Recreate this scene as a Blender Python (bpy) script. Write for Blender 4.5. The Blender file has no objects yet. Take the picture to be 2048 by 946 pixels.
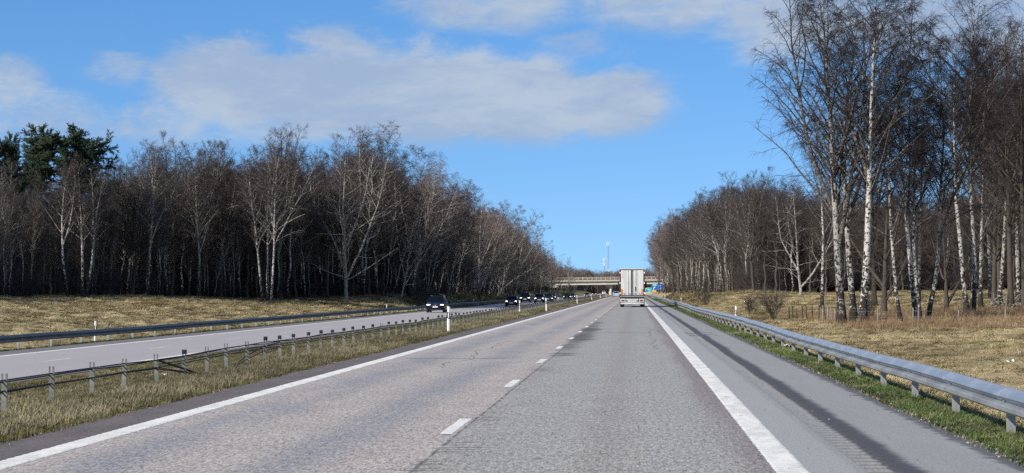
import bpy, math, random
import numpy as np
from mathutils import Vector, Matrix

SC = bpy.context.scene
COL = SC.collection
R = math.radians
F = 4226.0            # focal length of the photograph in its own pixels (2048 wide)
EYE = 1.68

# ------------------------------------------------------------------ camera
cam_d = bpy.data.cameras.new('camera')
cam = bpy.data.objects.new('camera', cam_d)
COL.objects.link(cam)
cam_d.sensor_width = 36.0
cam_d.lens = 36.0 * F / 2048.0
cam_d.clip_start = 0.5
cam_d.clip_end = 9000.0
cam.location = (0, 0, EYE)
yaw = math.atan((1268 - 1024) / F)
pitch = math.atan((581 - 473) / F)
cam.rotation_euler = (R(90) + pitch, 0, yaw)
SC.camera = cam

# ------------------------------------------------------------------ light
SUN_EL, SUN_AZ = R(36), R(226)      # azimuth clockwise from +Y: behind and to the left
sd = Vector((math.sin(SUN_AZ) * math.cos(SUN_EL), math.cos(SUN_AZ) * math.cos(SUN_EL), math.sin(SUN_EL)))
sun_d = bpy.data.lights.new('sun', 'SUN')
sun_d.energy = 4.6
sun_d.angle = R(0.5)
sun_d.color = (1.0, 0.925, 0.81)
sun = bpy.data.objects.new('sun', sun_d)
COL.objects.link(sun)
sun.rotation_euler = (-sd).to_track_quat('-Z', 'Y').to_euler()
SC.view_settings.view_transform = 'Standard'
SC.view_settings.look = 'None'
SC.view_settings.exposure = 0.41
SC.view_settings.gamma = 1.0
SC.cycles.use_denoising = False
SC.render.filter_size = 1.15
SC.cycles.max_bounces = 5
SC.cycles.diffuse_bounces = 2
SC.cycles.glossy_bounces = 2
SC.cycles.transparent_max_bounces = 4


# ------------------------------------------------------------------ node helper
class NT:
    def __init__(self, tree):
        self.t = tree
        tree.nodes.clear()

    def n(self, kind, **kw):
        nd = self.t.nodes.new(kind)
        for k, v in kw.items():
            if k.startswith('i_'):
                key = k[2:]
                key = int(key) if key.isdigit() else key.replace('_', ' ')
                self.set(nd.inputs[key], v)
            else:
                setattr(nd, k, v)
        return nd

    def set(self, sock, v):
        if isinstance(v, bpy.types.NodeSocket):
            self.t.links.new(v, sock)
        elif isinstance(v, bpy.types.Node):
            self.t.links.new(v.outputs[0], sock)
        else:
            if sock.type == 'RGBA' and len(v) == 3:
                v = (*v, 1)
            sock.default_value = v

    def m(self, op, a, b=0.0, c=0.0, clamp=False):
        nd = self.t.nodes.new('ShaderNodeMath')
        nd.operation = op
        nd.use_clamp = clamp
        for i, v in enumerate((a, b, c)):
            self.set(nd.inputs[i], v)
        return nd.outputs[0]

    def vm(self, op, a, b=(0, 0, 0)):
        nd = self.t.nodes.new('ShaderNodeVectorMath')
        nd.operation = op
        self.set(nd.inputs[0], a)
        self.set(nd.inputs[1], b)
        return nd.outputs[0]

    def mix(self, f, a, b, mode='MIX'):
        nd = self.t.nodes.new('ShaderNodeMix')
        nd.data_type = 'RGBA'
        nd.blend_type = mode
        nd.clamp_factor = True
        self.set(nd.inputs[0], f)
        self.set(nd.inputs[6], a)
        self.set(nd.inputs[7], b)
        return nd.outputs[2]

    def ss(self, x, lo, hi):
        nd = self.t.nodes.new('ShaderNodeMapRange')
        nd.interpolation_type = 'SMOOTHSTEP'
        self.set(nd.inputs[0], x)
        self.set(nd.inputs[1], lo)
        self.set(nd.inputs[2], hi)
        return nd.outputs[0]

    def noise(self, vec, scale, detail=3, rough=0.55, dist=0.0):
        nd = self.t.nodes.new('ShaderNodeTexNoise')
        self.set(nd.inputs['Vector'], vec)
        nd.inputs['Scale'].default_value = scale
        nd.inputs['Detail'].default_value = detail
        nd.inputs['Roughness'].default_value = rough
        nd.inputs['Distortion'].default_value = dist
        return nd.outputs[0]

    def band(self, x, lo, hi, soft):
        return self.m('MULTIPLY', self.ss(x, lo - soft, lo + soft), self.m('SUBTRACT', 1.0, self.ss(x, hi - soft, hi + soft)))


# ------------------------------------------------------------------ world
world = bpy.data.worlds.new('World')
SC.world = world
world.use_nodes = True
w = NT(world.node_tree)
geo = w.n('ShaderNodeTexCoord').outputs['Generated']
lift = w.vm('NORMALIZE', w.vm('ADD', w.vm('MULTIPLY', geo, (1.0, 1.0, 1.0)), (0.0, 0.0, 0.15)))
sky = w.n('ShaderNodeTexSky', sky_type='NISHITA', sun_disc=False, sun_elevation=SUN_EL, sun_rotation=SUN_AZ,
          altitude=0.0, air_density=1.0, dust_density=0.3, ozone_density=1.0)
w.set(sky.inputs[0], lift)
sep = w.n('ShaderNodeSeparateXYZ', i_0=geo)
X, Y, Z = sep.outputs
az = w.m('ARCTAN2', X, Y)
el = w.m('ARCSINE', Z)
nv = w.vm('MULTIPLY', geo, (1.0, 1.0, 2.2))
n1 = w.noise(nv, 9.0, 6, 0.55, 0.3)
n2 = w.noise(w.vm('ADD', nv, (3.1, 1.7, 5.2)), 30.0, 9, 0.62, 0.6)
n3 = w.noise(w.vm('ADD', nv, (7.7, 2.1, 0.4)), 3.0, 3, 0.5)
CLOUDS = [  # px, py, half width, half height, weight: where the photograph's clouds stand in the sky
    (460, 175, 150, 90, 1.0), (660, 170, 170, 95, 1.1), (860, 188, 180, 92, 1.1), (1050, 205, 180, 78, 1.1), (1215, 207, 130, 66, 1.0),
    (700, 245, 330, 50, .62), (300, 255, 280, 55, .60), (60, 245, 200, 55, .60), (10, 180, 65, 65, .66), (220, 140, 80, 45, .60),
    (980, 8, 210, 62, .75), (1330, 5, 210, 60, .75), (1180, 85, 130, 45, .45), (1580, 35, 160, 85, .85), (1850, 40, 200, 100, .85), (2050, 60, 160, 130, .8),
    (1000, 280, 200, 40, .3)]
dens = None
warp = w.m('MULTIPLY_ADD', w.m('SUBTRACT', n1, 0.5), 0.030, 0.0)
warp2 = w.m('MULTIPLY_ADD', w.m('SUBTRACT', n2, 0.5), 0.014, 0.0)
azw = w.m('ADD', az, w.m('ADD', warp, warp2))
elw = w.m('ADD', el, w.m('MULTIPLY', w.m('ADD', warp, w.m('MULTIPLY', warp2, -1.6)), 0.55))
for px, py, hw, hh, wt in CLOUDS:
    a = w.m('MULTIPLY', w.m('SUBTRACT', azw, math.atan((px - 1268) / F)), F / hw)
    b = w.m('MULTIPLY', w.m('SUBTRACT', elw, math.atan((581 - py) / F)), F / hh)
    r2 = w.m('ADD', w.m('MULTIPLY', a, a), w.m('MULTIPLY', b, b))
    r4 = w.m('MULTIPLY', r2, r2)
    g = w.m('MULTIPLY', w.m('DIVIDE', 1.0, w.m('ADD', 1.0, w.m('MULTIPLY', r4, 1.0))), wt)
    dens = g if dens is None else w.m('MAXIMUM', dens, g)
# unseen cloud elsewhere in the sky, made plentiful for a whiter fill light
outside = w.m('MULTIPLY', w.ss(n3, 0.40, 0.58), w.ss(w.m('ABSOLUTE', w.m('SUBTRACT', az, -0.05)), 0.30, 0.5))
outside = w.m('MAXIMUM', outside, w.m('MULTIPLY', w.ss(n3, 0.40, 0.58), w.ss(el, 0.17, 0.3)))
outside = w.m('MULTIPLY', outside, w.ss(el, 0.0, 0.08))
dens = w.m('MAXIMUM', dens, w.m('MULTIPLY', outside, 0.9))
n4 = w.noise(w.vm('MULTIPLY', nv, (1.0, 1.0, 1.3)), 85.0, 8, 0.6, 0.8)
fl = w.m('ADD', dens, w.m('ADD', w.m('MULTIPLY', w.m('SUBTRACT', n2, 0.5), 0.95), w.m('MULTIPLY', w.m('SUBTRACT', n4, 0.5), 0.38)))
cov = w.m('MULTIPLY', w.ss(fl, 0.22, 0.86), 0.93)
hs = w.n('ShaderNodeHueSaturation', i_Hue=0.508, i_Saturation=1.42, i_Value=1.12, i_Color=sky.outputs[0])
skyc = hs.outputs[0]
sh1 = w.noise(w.vm('ADD', w.vm('MULTIPLY', nv, (0.8, 0.8, 1.5)), (0.0, 0.0, 0.03)), 17.0, 8, 0.58, 0.3)
shade = w.ss(w.m('ADD', w.m('MULTIPLY', sh1, 0.8), w.m('MULTIPLY', n4, 0.2)), 0.38, 0.62)
cl = w.mix(shade, (2.50, 3.22, 4.45), (3.30, 3.90, 4.72))
skyc = w.mix(cov, skyc, cl)
bg = w.n('ShaderNodeBackground', i_Color=skyc, i_Strength=0.11)
wo = w.n('ShaderNodeOutputWorld', i_Surface=bg.outputs[0])


# ------------------------------------------------------------------ materials
MATS = {}


def principled(name, color=(0.5, 0.5, 0.5), rough=0.7, metal=0.0, emit=None, spec=0.5, coat=0.0):
    if name in MATS:
        return MATS[name]
    mt = bpy.data.materials.new(name)
    mt.use_nodes = True
    t = NT(mt.node_tree)
    b = t.n('ShaderNodeBsdfPrincipled')
    t.set(b.inputs['Base Color'], color)
    b.inputs['Roughness'].default_value = rough
    b.inputs['Metallic'].default_value = metal
    b.inputs['Specular IOR Level'].default_value = spec
    b.inputs['Coat Weight'].default_value = coat
    if emit:
        t.set(b.inputs['Emission Color'], emit[0])
        b.inputs['Emission Strength'].default_value = emit[1]
    t.n('ShaderNodeOutputMaterial', i_Surface=b.outputs[0])
    MATS[name] = mt
    return mt


def custom(name, fn, rough=0.85, metal=0.0, spec=0.3):
    mt = bpy.data.materials.new(name)
    mt.use_nodes = True
    t = NT(mt.node_tree)
    b = t.n('ShaderNodeBsdfPrincipled')
    b.inputs['Roughness'].default_value = rough
    b.inputs['Metallic'].default_value = metal
    b.inputs['Specular IOR Level'].default_value = spec
    fn(t, b)
    t.n('ShaderNodeOutputMaterial', i_Surface=b.outputs[0])
    MATS[name] = mt
    return mt


def bump(t, b, h, strength=0.5, dist=0.01):
    bp = t.n('ShaderNodeBump')
    bp.inputs['Strength'].default_value = strength
    bp.inputs['Distance'].default_value = dist
    t.set(bp.inputs['Height'], h)
    t.set(b.inputs['Normal'], bp.outputs[0])


def pos(t):
    return t.n('ShaderNodeNewGeometry').outputs['Position']


def xyz(t, v):
    return t.n('ShaderNodeSeparateXYZ', i_0=v).outputs


def weathered(name, c1, c2, scale=3.0, rough=0.6, metal=0.0, stretch=(1, 1, 1), spec=0.4):
    def fn(t, b):
        p = t.vm('MULTIPLY', t.n('ShaderNodeTexCoord').outputs['Object'], stretch)
        n = t.noise(p, scale, 5, 0.65)
        t.set(b.inputs['Base Color'], t.mix(t.ss(n, 0.35, 0.68), c1, c2))
        t.set(b.inputs['Roughness'], t.m('MULTIPLY_ADD', n, 0.3, rough - 0.15))
    return custom(name, fn, rough, metal, spec)


def asphalt_speckle(t, p, near=44.0):
    v = t.noise(t.vm('MULTIPLY', p, (1, 0.28, 1)), near, 2, 0.75)
    v2 = t.noise(t.vm('MULTIPLY', p, (1, 0.22, 1)), near * 0.42, 3, 0.75)
    return t.m('ADD', t.m('MULTIPLY', t.m('SUBTRACT', v, 0.5), 3.0), t.m('MULTIPLY', t.m('SUBTRACT', v2, 0.5), 2.3)), v


def m_lane(t, b):
    p = pos(t)
    x, y, z = xyz(t, p)
    st = t.vm('MULTIPLY', p, (1.0, 0.07, 1.0))
    big = t.noise(st, 0.9, 4, 0.6)
    mid = t.noise(t.vm('MULTIPLY', p, (1.0, 0.35, 1.0)), 1.7, 4, 0.65)
    streak = t.noise(t.vm('MULTIPLY', p, (1.0, 0.012, 1.0)), 11.0, 3, 0.6)
    # left lane: pale pinkish stone with bluish polished wheel tracks
    left = t.mix(t.ss(mid, 0.3, 0.7), (0.284, 0.253, 0.233), (0.336, 0.298, 0.272))
    tr1 = t.band(x, -5.45, -4.65, 0.35)
    tr2 = t.band(x, -3.70, -2.95, 0.35)
    blot = t.noise(t.vm('MULTIPLY', p, (1.0, 0.22, 1.0)), 0.75, 5, 0.7, 0.3)
    trk = t.m('MULTIPLY', t.m('MAXIMUM', tr1, tr2), t.ss(t.m('MULTIPLY_ADD', blot, 0.6, t.m('MULTIPLY', big, 0.4)), 0.34, 0.58))
    left = t.mix(t.m('MULTIPLY', trk, 0.95), left, (0.200, 0.198, 0.208))
    right = t.mix(t.ss(mid, 0.3, 0.7), (0.234, 0.224, 0.205), (0.280, 0.268, 0.246))
    rtr = t.m('MAXIMUM', t.band(x, -1.45, -0.75, 0.25), t.band(x, 0.15, 0.85, 0.25))
    right = t.mix(t.m('MULTIPLY', rtr, 0.55), right, (0.250, 0.246, 0.242))
    ctr = t.m('MULTIPLY', t.band(x, -0.55, -0.1, 0.2), 0.5)
    right = t.mix(ctr, right, (0.215, 0.195, 0.180))
    rim = t.m('MULTIPLY', t.ss(t.m('ADD', x, t.m('MULTIPLY', t.m('SUBTRACT', big, 0.5), 0.9)), 0.75, 1.25), 0.85)
    right = t.mix(rim, right, (0.165, 0.140, 0.132))
    seam = t.m('ADD', x, t.m('MULTIPLY', t.m('SUBTRACT', t.noise(p, 2.2, 3, 0.6), 0.5), 0.06))
    col = t.mix(t.ss(seam, -2.085, -2.06), left, right)
    col = t.mix(t.m('MULTIPLY', t.ss(streak, 0.35, 0.7), 0.25), col, t.mix(0.5, col, (0.16, 0.16, 0.17)))
    sp, v = asphalt_speckle(t, p)
    sp = t.m('MULTIPLY', sp, t.m('SUBTRACT', 1.0, t.m('MULTIPLY', t.ss(y, 35.0, 130.0), 0.5)))
    f = t.m('ADD', 1.0, sp)
    f = t.m('MAXIMUM', f, 0.2)
    cmb = t.n('ShaderNodeCombineXYZ', i_0=f, i_1=f, i_2=f).outputs[0]
    col = t.mix(1.0, col, cmb, 'MULTIPLY')
    # the longitudinal joint, and transverse ravelling cracks beside it
    joint = t.m('MULTIPLY', t.band(seam, -2.085, -2.045, 0.012), t.ss(t.noise(p, 3.0, 2), 0.35, 0.55))
    tv = t.vm('MULTIPLY', p, (0.75, 1.0, 1.0))
    cr = t.noise(tv, 2.9, 5, 0.72, 0.2)
    tv2 = t.noise(t.vm('MULTIPLY', p, (0.5, 5.0, 1.0)), 1.5, 4, 0.65)
    where = t.noise(t.vm('MULTIPLY', p, (0.0, 1.0, 0.0)), 0.085, 3, 0.7)
    edge = t.m('MULTIPLY', t.m('SUBTRACT', 1.0, t.ss(x, -1.95, -0.85)), t.ss(x, -2.50, -2.05))
    far = t.band(y, 58.0, 108.0, 8.0)
    thr = t.m('SUBTRACT', 0.615, t.m('ADD', t.m('MULTIPLY', t.ss(where, 0.42, 0.66), 0.13), t.m('MULTIPLY', far, 0.15)))
    crack = t.m('MULTIPLY', t.ss(t.m('SUBTRACT', t.m('ADD', t.m('MULTIPLY', tv2, 0.75), t.m('MULTIPLY', cr, 0.25)), t.m('ADD', thr, t.m('MULTIPLY', t.m('SUBTRACT', 1.0, edge), 0.27))), -0.03, 0.05), 0.85)
    dark = t.m('MAXIMUM', t.m('MULTIPLY', joint, 0.8), crack)
    # thin longitudinal crack in the right lane, and patched scuffs
    xc = t.m('ADD', x, t.m('MULTIPLY', t.m('SUBTRACT', t.noise(p, 1.1, 3), 0.5), 0.08))
    lc = t.m('MULTIPLY', t.band(xc, 0.045, 0.06, 0.006), t.ss(t.noise(p, 0.6, 3), 0.5, 0.6))
    sc = t.m('MULTIPLY', t.ss(t.noise(t.vm('MULTIPLY', p, (0.8, 0.8, 1)), 0.45, 5, 0.7), 0.68, 0.76), 0.45)
    dark = t.m('MAXIMUM', dark, t.m('MAXIMUM', t.m('MULTIPLY', lc, 0.55), sc))
    wn = t.m('MULTIPLY', t.m('SUBTRACT', t.noise(t.vm('MULTIPLY', p, (0.0, 1.0, 0.0)), 0.16, 4, 0.6), 0.5), 1.6)
    seal = t.m('MULTIPLY', t.band(t.m('ADD', x, wn), -4.22, -4.17, 0.012), t.band(y, 46.0, 71.0, 1.0))
    seal = t.m('MAXIMUM', seal, t.m('MULTIPLY', t.band(t.m('ADD', x, wn), 0.60, 0.645, 0.012), t.band(y, 61.0, 96.0, 1.0)))
    yn = t.m('MULTIPLY', t.m('SUBTRACT', t.noise(t.vm('MULTIPLY', p, (1.0, 0.0, 0.0)), 0.9, 4, 0.6), 0.5), 1.4)
    seal = t.m('MAXIMUM', seal, t.m('MULTIPLY', t.band(t.m('ADD', y, yn), 52.0, 52.35, 0.06), t.band(x, -5.7, -3.1, 0.3)))
    seal = t.m('MAXIMUM', seal, t.m('MULTIPLY', t.band(t.m('ADD', y, yn), 84.0, 84.6, 0.1), t.band(x, -1.9, 0.8, 0.3)))
    drip = t.m('MULTIPLY', t.ss(t.noise(t.vm('MULTIPLY', p, (1.0, 0.6, 1.0)), 2.4, 2, 0.5), 0.735, 0.76), 0.5)
    dark = t.m('MAXIMUM', dark, t.m('MAXIMUM', t.m('MULTIPLY', seal, 0.6), drip))
    col = t.mix(dark, col, (0.055, 0.048, 0.046))
    t.set(b.inputs['Base Color'], col)
    bump(t, b, v, 0.35, 0.006)


def m_inner(t, b):
    p = pos(t)
    n = t.noise(t.vm('MULTIPLY', p, (1, 0.25, 1)), 2.0, 5, 0.7)
    sp, v = asphalt_speckle(t, p, 60)
    col = t.mix(t.ss(n, 0.3, 0.75), (0.088, 0.074, 0.072), (0.125, 0.106, 0.102))
    f = t.m('ADD', 1.0, t.m('MULTIPLY', sp, 0.8))
    col = t.mix(1.0, col, t.n('ShaderNodeCombineXYZ', i_0=f, i_1=f, i_2=f).outputs[0], 'MULTIPLY')
    t.set(b.inputs['Base Color'], col)
    bump(t, b, v, 0.3, 0.006)


def m_shoulder(t, b):
    p = pos(t)
    x, y, z = xyz(t, p)
    n = t.noise(t.vm('MULTIPLY', p, (1, 0.15, 1)), 1.5, 5, 0.65)
    fine = t.noise(t.vm('MULTIPLY', p, (1, 0.03, 1)), 14, 3, 0.6)
    sp, v = asphalt_speckle(t, p, 85)
    smooth = t.mix(n, (0.238, 0.240, 0.236), (0.268, 0.270, 0.265))
    rough_ = t.mix(t.m('ADD', t.m('MULTIPLY', n, 0.5), t.m('MULTIPLY', fine, 0.5)), (0.180, 0.181, 0.178), (0.262, 0.263, 0.258))
    xe = t.m('ADD', x, t.m('MULTIPLY', t.m('SUBTRACT', t.noise(p, 0.7, 3), 0.5), 0.08))
    col = t.mix(t.ss(xe, 2.02, 2.08), smooth, rough_)
    # the dark oily band beside the rumble strip, with side streaks
    side = t.noise(t.vm('MULTIPLY', p, (0.5, 3.0, 1)), 3.4, 6, 0.8)
    wide = t.noise(t.vm('MULTIPLY', p, (0, 1, 0)), 0.10, 3, 0.6)
    xd = t.m('ADD', x, t.m('MULTIPLY', t.m('SUBTRACT', side, 0.5), 0.48))
    xl = t.m('ADD', x, t.m('MULTIPLY', t.m('SUBTRACT', side, 0.5), 0.16))
    lo = t.m('MULTIPLY_ADD', wide, 0.14, 2.34)
    hi = t.m('MULTIPLY_ADD', wide, 0.30, 2.53)
    st = t.m('MULTIPLY', t.ss(xl, t.m('SUBTRACT', lo, 0.04), t.m('ADD', lo, 0.03)), t.m('SUBTRACT', 1.0, t.ss(xd, t.m('SUBTRACT', hi, 0.05), t.m('ADD', hi, 0.09))))
    col = t.mix(t.m('MULTIPLY', st, 0.92), col, (0.036, 0.036, 0.040))
    pt = t.m('MULTIPLY', t.m('MULTIPLY', t.band(y, 78.0, 86.0, 1.0), t.ss(t.noise(t.vm('MULTIPLY', p, (2.2, 0.5, 1)), 1.0, 3), 0.50, 0.58)), t.band(x, 2.0, 3.1, 0.05))
    col = t.mix(t.m('MULTIPLY', pt, 0.7), col, (0.07, 0.07, 0.075))
    xo = t.m('ADD', x, t.m('MULTIPLY', t.m('SUBTRACT', t.noise(p, 2.5, 4, 0.7), 0.5), 0.5))
    col = t.mix(t.m('MULTIPLY', t.ss(xo, 3.50, 3.62), 0.85), col, (0.060, 0.060, 0.064))
    col = t.mix(t.m('MULTIPLY', t.ss(t.m('MULTIPLY', z, -1.0), 0.006, 0.022), 0.7), col, (0.095, 0.090, 0.086))   # darker towards the groove floors
    f = t.m('ADD', 1.0, t.m('MULTIPLY', sp, 0.42))
    col = t.mix(1.0, col, t.n('ShaderNodeCombineXYZ', i_0=f, i_1=f, i_2=f).outputs[0], 'MULTIPLY')
    t.set(b.inputs['Base Color'], col)
    bump(t, b, v, 0.2, 0.004)


def m_opposite(t, b):
    p = pos(t)
    x, y, z = xyz(t, p)
    n = t.noise(t.vm('MULTIPLY', p, (1, 0.06, 1)), 1.0, 5, 0.6)
    col = t.mix(n, (0.262, 0.243, 0.245), (0.318, 0.296, 0.298))
    edge = t.m('MAXIMUM', t.ss(x, -16.75, -16.55), t.m('SUBTRACT', 1.0, t.ss(x, -23.5, -23.2)))
    col = t.mix(edge, col, (0.135, 0.124, 0.124))
    cr = t.noise(t.vm('MULTIPLY', p, (4.0, 0.12, 1)), 0.8, 5, 0.75)
    col = t.mix(t.m('MULTIPLY', t.ss(cr, 0.66, 0.74), 0.5), col, (0.12, 0.10, 0.09))
    t.set(b.inputs['Base Color'], col)


def m_paint(t, b):
    p = pos(t)
    n = t.noise(p, 30.0, 4, 0.75)
    m = t.noise(t.vm('MULTIPLY', p, (1, 0.3, 1)), 3.0, 5, 0.7)
    col = t.mix(t.ss(m, 0.35, 0.75), (0.64, 0.63, 0.59), (0.44, 0.43, 0.40))
    ch = t.noise(t.vm('MULTIPLY', p, (1, 0.5, 1)), 6.0, 5, 0.8)
    col = t.mix(t.m('MULTIPLY', t.ss(n, 0.60, 0.68), 0.55), col, (0.22, 0.21, 0.20))
    col = t.mix(t.m('MULTIPLY', t.ss(ch, 0.61, 0.65), 0.8), col, (0.20, 0.19, 0.18))
    t.set(b.inputs['Base Color'], col)


def m_ground(t, b):
    p = pos(t)
    x, y, z = xyz(t, p)
    fo = t.n('ShaderNodeAttribute', attribute_name='forest').outputs['Fac']
    gr = t.n('ShaderNodeAttribute', attribute_name='green').outputs['Fac']
    n = t.noise(p, 0.55, 6, 0.7)
    nf = t.noise(t.vm('MULTIPLY', p, (1, 0.4, 1)), 7.0, 5, 0.75)
    n2 = t.noise(t.vm('ADD', p, (31, 7, 0)), 0.28, 4, 0.6)
    straw = t.mix(t.ss(nf, 0.3, 0.7), (0.235, 0.182, 0.098), (0.45, 0.362, 0.21))
    straw = t.mix(t.m('MULTIPLY', t.ss(n, 0.52, 0.70), 0.7), straw, (0.17, 0.12, 0.065))
    inm = t.m('MULTIPLY', t.band(x, -16.3, -6.9, 0.2), 0.62)
    straw = t.mix(inm, straw, t.mix(nf, (0.060, 0.052, 0.026), (0.16, 0.135, 0.075)))
    green = t.mix(nf, (0.075, 0.080, 0.026), (0.155, 0.150, 0.055))
    gf = t.m('ADD', gr, t.m('MULTIPLY', t.m('SUBTRACT', n2, 0.5), 1.6), clamp=True)
    col = t.mix(gf, straw, green)
    litter = t.mix(nf, (0.028, 0.021, 0.014), (0.085, 0.060, 0.036))
    col = t.mix(t.m('ADD', fo, t.m('MULTIPLY', t.m('MULTIPLY', t.m('SUBTRACT', n, 0.5), 1.2), t.ss(fo, 0.02, 0.2)), clamp=True), col, litter)
    t.set(b.inputs['Base Color'], col)
    bump(t, b, nf, 0.8, 0.12)


def m_birch(t, b):
    tc = t.n('ShaderNodeTexCoord').outputs['Object']
    oi = t.n('ShaderNodeObjectInfo')
    p = t.vm('ADD', tc, t.vm('MULTIPLY', oi.outputs['Location'], (0.13, 0.17, 0)))
    z = xyz(t, tc)[2]
    blot = t.noise(t.vm('MULTIPLY', p, (5.5, 5.5, 5.0)), 1.0, 4, 0.66, 0.6)
    lent = t.noise(t.vm('MULTIPLY', p, (2.5, 2.5, 22.0)), 1.0, 3, 0.6)
    hgt = t.ss(z, 0.2, 5.0)
    thr = t.m('MULTIPLY_ADD', hgt, 0.115, 0.42)
    dk = t.ss(t.m('SUBTRACT', blot, thr), -0.015, 0.025)
    dk = t.m('MAXIMUM', dk, t.m('MULTIPLY', t.ss(lent, 0.60, 0.66), 0.75))
    basev = t.m('ADD', z, t.m('MULTIPLY', t.m('SUBTRACT', t.noise(p, 2.2, 4, 0.7), 0.5), 3.0))
    dk = t.m('MAXIMUM', dk, t.m('SUBTRACT', 1.0, t.ss(basev, 0.5, 1.3)))
    rn = t.m('MULTIPLY_ADD', oi.outputs['Random'], 0.35, 0.72)
    white = t.mix(t.noise(p, 3.0, 4), (0.50, 0.48, 0.44), (0.36, 0.34, 0.31))
    white = t.mix(1.0, white, t.n('ShaderNodeCombineXYZ', i_0=rn, i_1=rn, i_2=rn).outputs[0], 'MULTIPLY')
    col = t.mix(dk, white, (0.030, 0.026, 0.023))
    t.set(b.inputs['Base Color'], col)
    bump(t, b, blot, 0.5, 0.03)


def m_limb(t, b):     # pale grey upper limbs, browning into the twigs
    tc = t.n('ShaderNodeTexCoord').outputs['Object']
    n = t.noise(t.vm('MULTIPLY', tc, (3, 3, 5)), 1.5, 4, 0.7)
    t.set(b.inputs['Base Color'], t.mix(t.ss(n, 0.38, 0.62), (0.10, 0.085, 0.075), (0.40, 0.375, 0.34)))


def m_midlimb(t, b):     # limbs of the big birches: grey-brown with paler flecks
    tc = t.n('ShaderNodeTexCoord').outputs['Object']
    n = t.noise(t.vm('MULTIPLY', tc, (4, 4, 7)), 1.5, 4, 0.7)
    t.set(b.inputs['Base Color'], t.mix(t.ss(n, 0.42, 0.66), (0.040, 0.034, 0.031), (0.20, 0.19, 0.175)))


def m_darkbark(t, b):
    tc = t.n('ShaderNodeTexCoord').outputs['Object']
    n = t.noise(t.vm('MULTIPLY', tc, (9, 9, 1.6)), 1.2, 5, 0.7)
    g = t.noise(t.vm('MULTIPLY', tc, (1, 1, 0.6)), 1.3, 3, 0.6)
    col = t.mix(n, (0.028, 0.024, 0.020), (0.115, 0.098, 0.082))
    col = t.mix(t.m('MULTIPLY', t.ss(g, 0.5, 0.72), 0.5), col, (0.085, 0.092, 0.060))
    t.set(b.inputs['Base Color'], col)
    bump(t, b, n, 0.6, 0.03)


def m_twig(c1, c2):
    def fn(t, b):
        oi = t.n('ShaderNodeObjectInfo')
        tc = t.n('ShaderNodeTexCoord').outputs['Object']
        n = t.noise(tc, 0.9, 3, 0.6)
        k = t.m('ADD', t.m('MULTIPLY', oi.outputs['Random'], 0.6), t.m('MULTIPLY', n, 0.4))
        t.set(b.inputs['Base Color'], t.mix(k, c1, c2))
    return fn


def m_grass(c1, c2, c3, w3=0.3):
    def fn(t, b):
        oi = t.n('ShaderNodeObjectInfo')
        p = pos(t)
        n = t.noise(p, 0.35, 4, 0.65)
        k = t.m('ADD', t.m('MULTIPLY', oi.outputs['Random'], 0.7), t.m('MULTIPLY', t.noise(p, 6.0, 2), 0.3))
        col = t.mix(k, c1, c2)
        col = t.mix(t.m('MULTIPLY', t.ss(n, 0.5, 0.64), w3 * 2.4, clamp=True), col, c3)
        lay = t.noise(t.vm('MULTIPLY', p, (1.0, 0.6, 1.0)), 0.16, 5, 0.7, 0.4)      # matted, older and damper patches
        lv = t.m('MULTIPLY_ADD', t.ss(lay, 0.36, 0.62), 0.55, 0.58)
        col = t.mix(1.0, col, t.n('ShaderNodeCombineXYZ', i_0=lv, i_1=t.m('MULTIPLY', lv, 0.99), i_2=t.m('MULTIPLY', lv, 0.94)).outputs[0], 'MULTIPLY')
        t.set(b.inputs['Base Color'], col)
    return fn


custom('lane_asphalt', m_lane, 0.8, spec=0.35)
custom('inner_asphalt', m_inner, 0.9)
custom('shoulder_asphalt', m_shoulder, 0.8, spec=0.35)
custom('opposite_asphalt', m_opposite, 0.8, spec=0.35)
custom('road_paint', m_paint, 0.6)
custom('ground_cover', m_ground, 0.95, spec=0.1)
custom('birch_bark', m_birch, 0.85, spec=0.2)
custom('pale_limb', m_limb, 0.85, spec=0.2)
custom('mid_limb', m_midlimb, 0.85, spec=0.2)
custom('dark_bark', m_darkbark, 0.9, spec=0.2)
custom('dark_twig', m_twig((0.036, 0.030, 0.030), (0.076, 0.061, 0.058)), 0.8, spec=0.25)
custom('black_twig', m_twig((0.020, 0.016, 0.016), (0.048, 0.036, 0.034)), 0.8, spec=0.25)
custom('sunlit_red_twig', m_twig((0.120, 0.090, 0.080), (0.225, 0.178, 0.158)), 0.8, spec=0.25)  # reddish twigs of the far trees, with sunlight put into the lighter colour
custom('pine_needle', m_twig((0.012, 0.024, 0.010), (0.026, 0.044, 0.018)), 0.7, spec=0.3)
custom('spruce_needle', m_twig((0.040, 0.070, 0.026), (0.075, 0.115, 0.045)), 0.7, spec=0.3)
custom('straw_blade', m_grass((0.255, 0.200, 0.110), (0.58, 0.475, 0.285), (0.145, 0.155, 0.058), 0.36), 0.8, spec=0.2)
custom('median_blade', m_grass((0.095, 0.080, 0.042), (0.25, 0.210, 0.125), (0.080, 0.086, 0.034), 0.45), 0.8, spec=0.2)
custom('green_blade', m_grass((0.052, 0.096, 0.020), (0.125, 0.180, 0.045), (0.19, 0.18, 0.080), 0.26), 0.7, spec=0.3)
custom('pale_blade', m_grass((0.17, 0.150, 0.098), (0.36, 0.315, 0.215), (0.12, 0.115, 0.058), 0.35), 0.8, spec=0.2)
custom('olive_blade', m_grass((0.070, 0.078, 0.026), (0.150, 0.150, 0.055), (0.20, 0.16, 0.075), 0.3), 0.8, spec=0.2)
custom('rust_stem', m_grass((0.16, 0.098, 0.062), (0.34, 0.235, 0.150), (0.34, 0.26, 0.14), 0.4), 0.8, spec=0.2)
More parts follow.
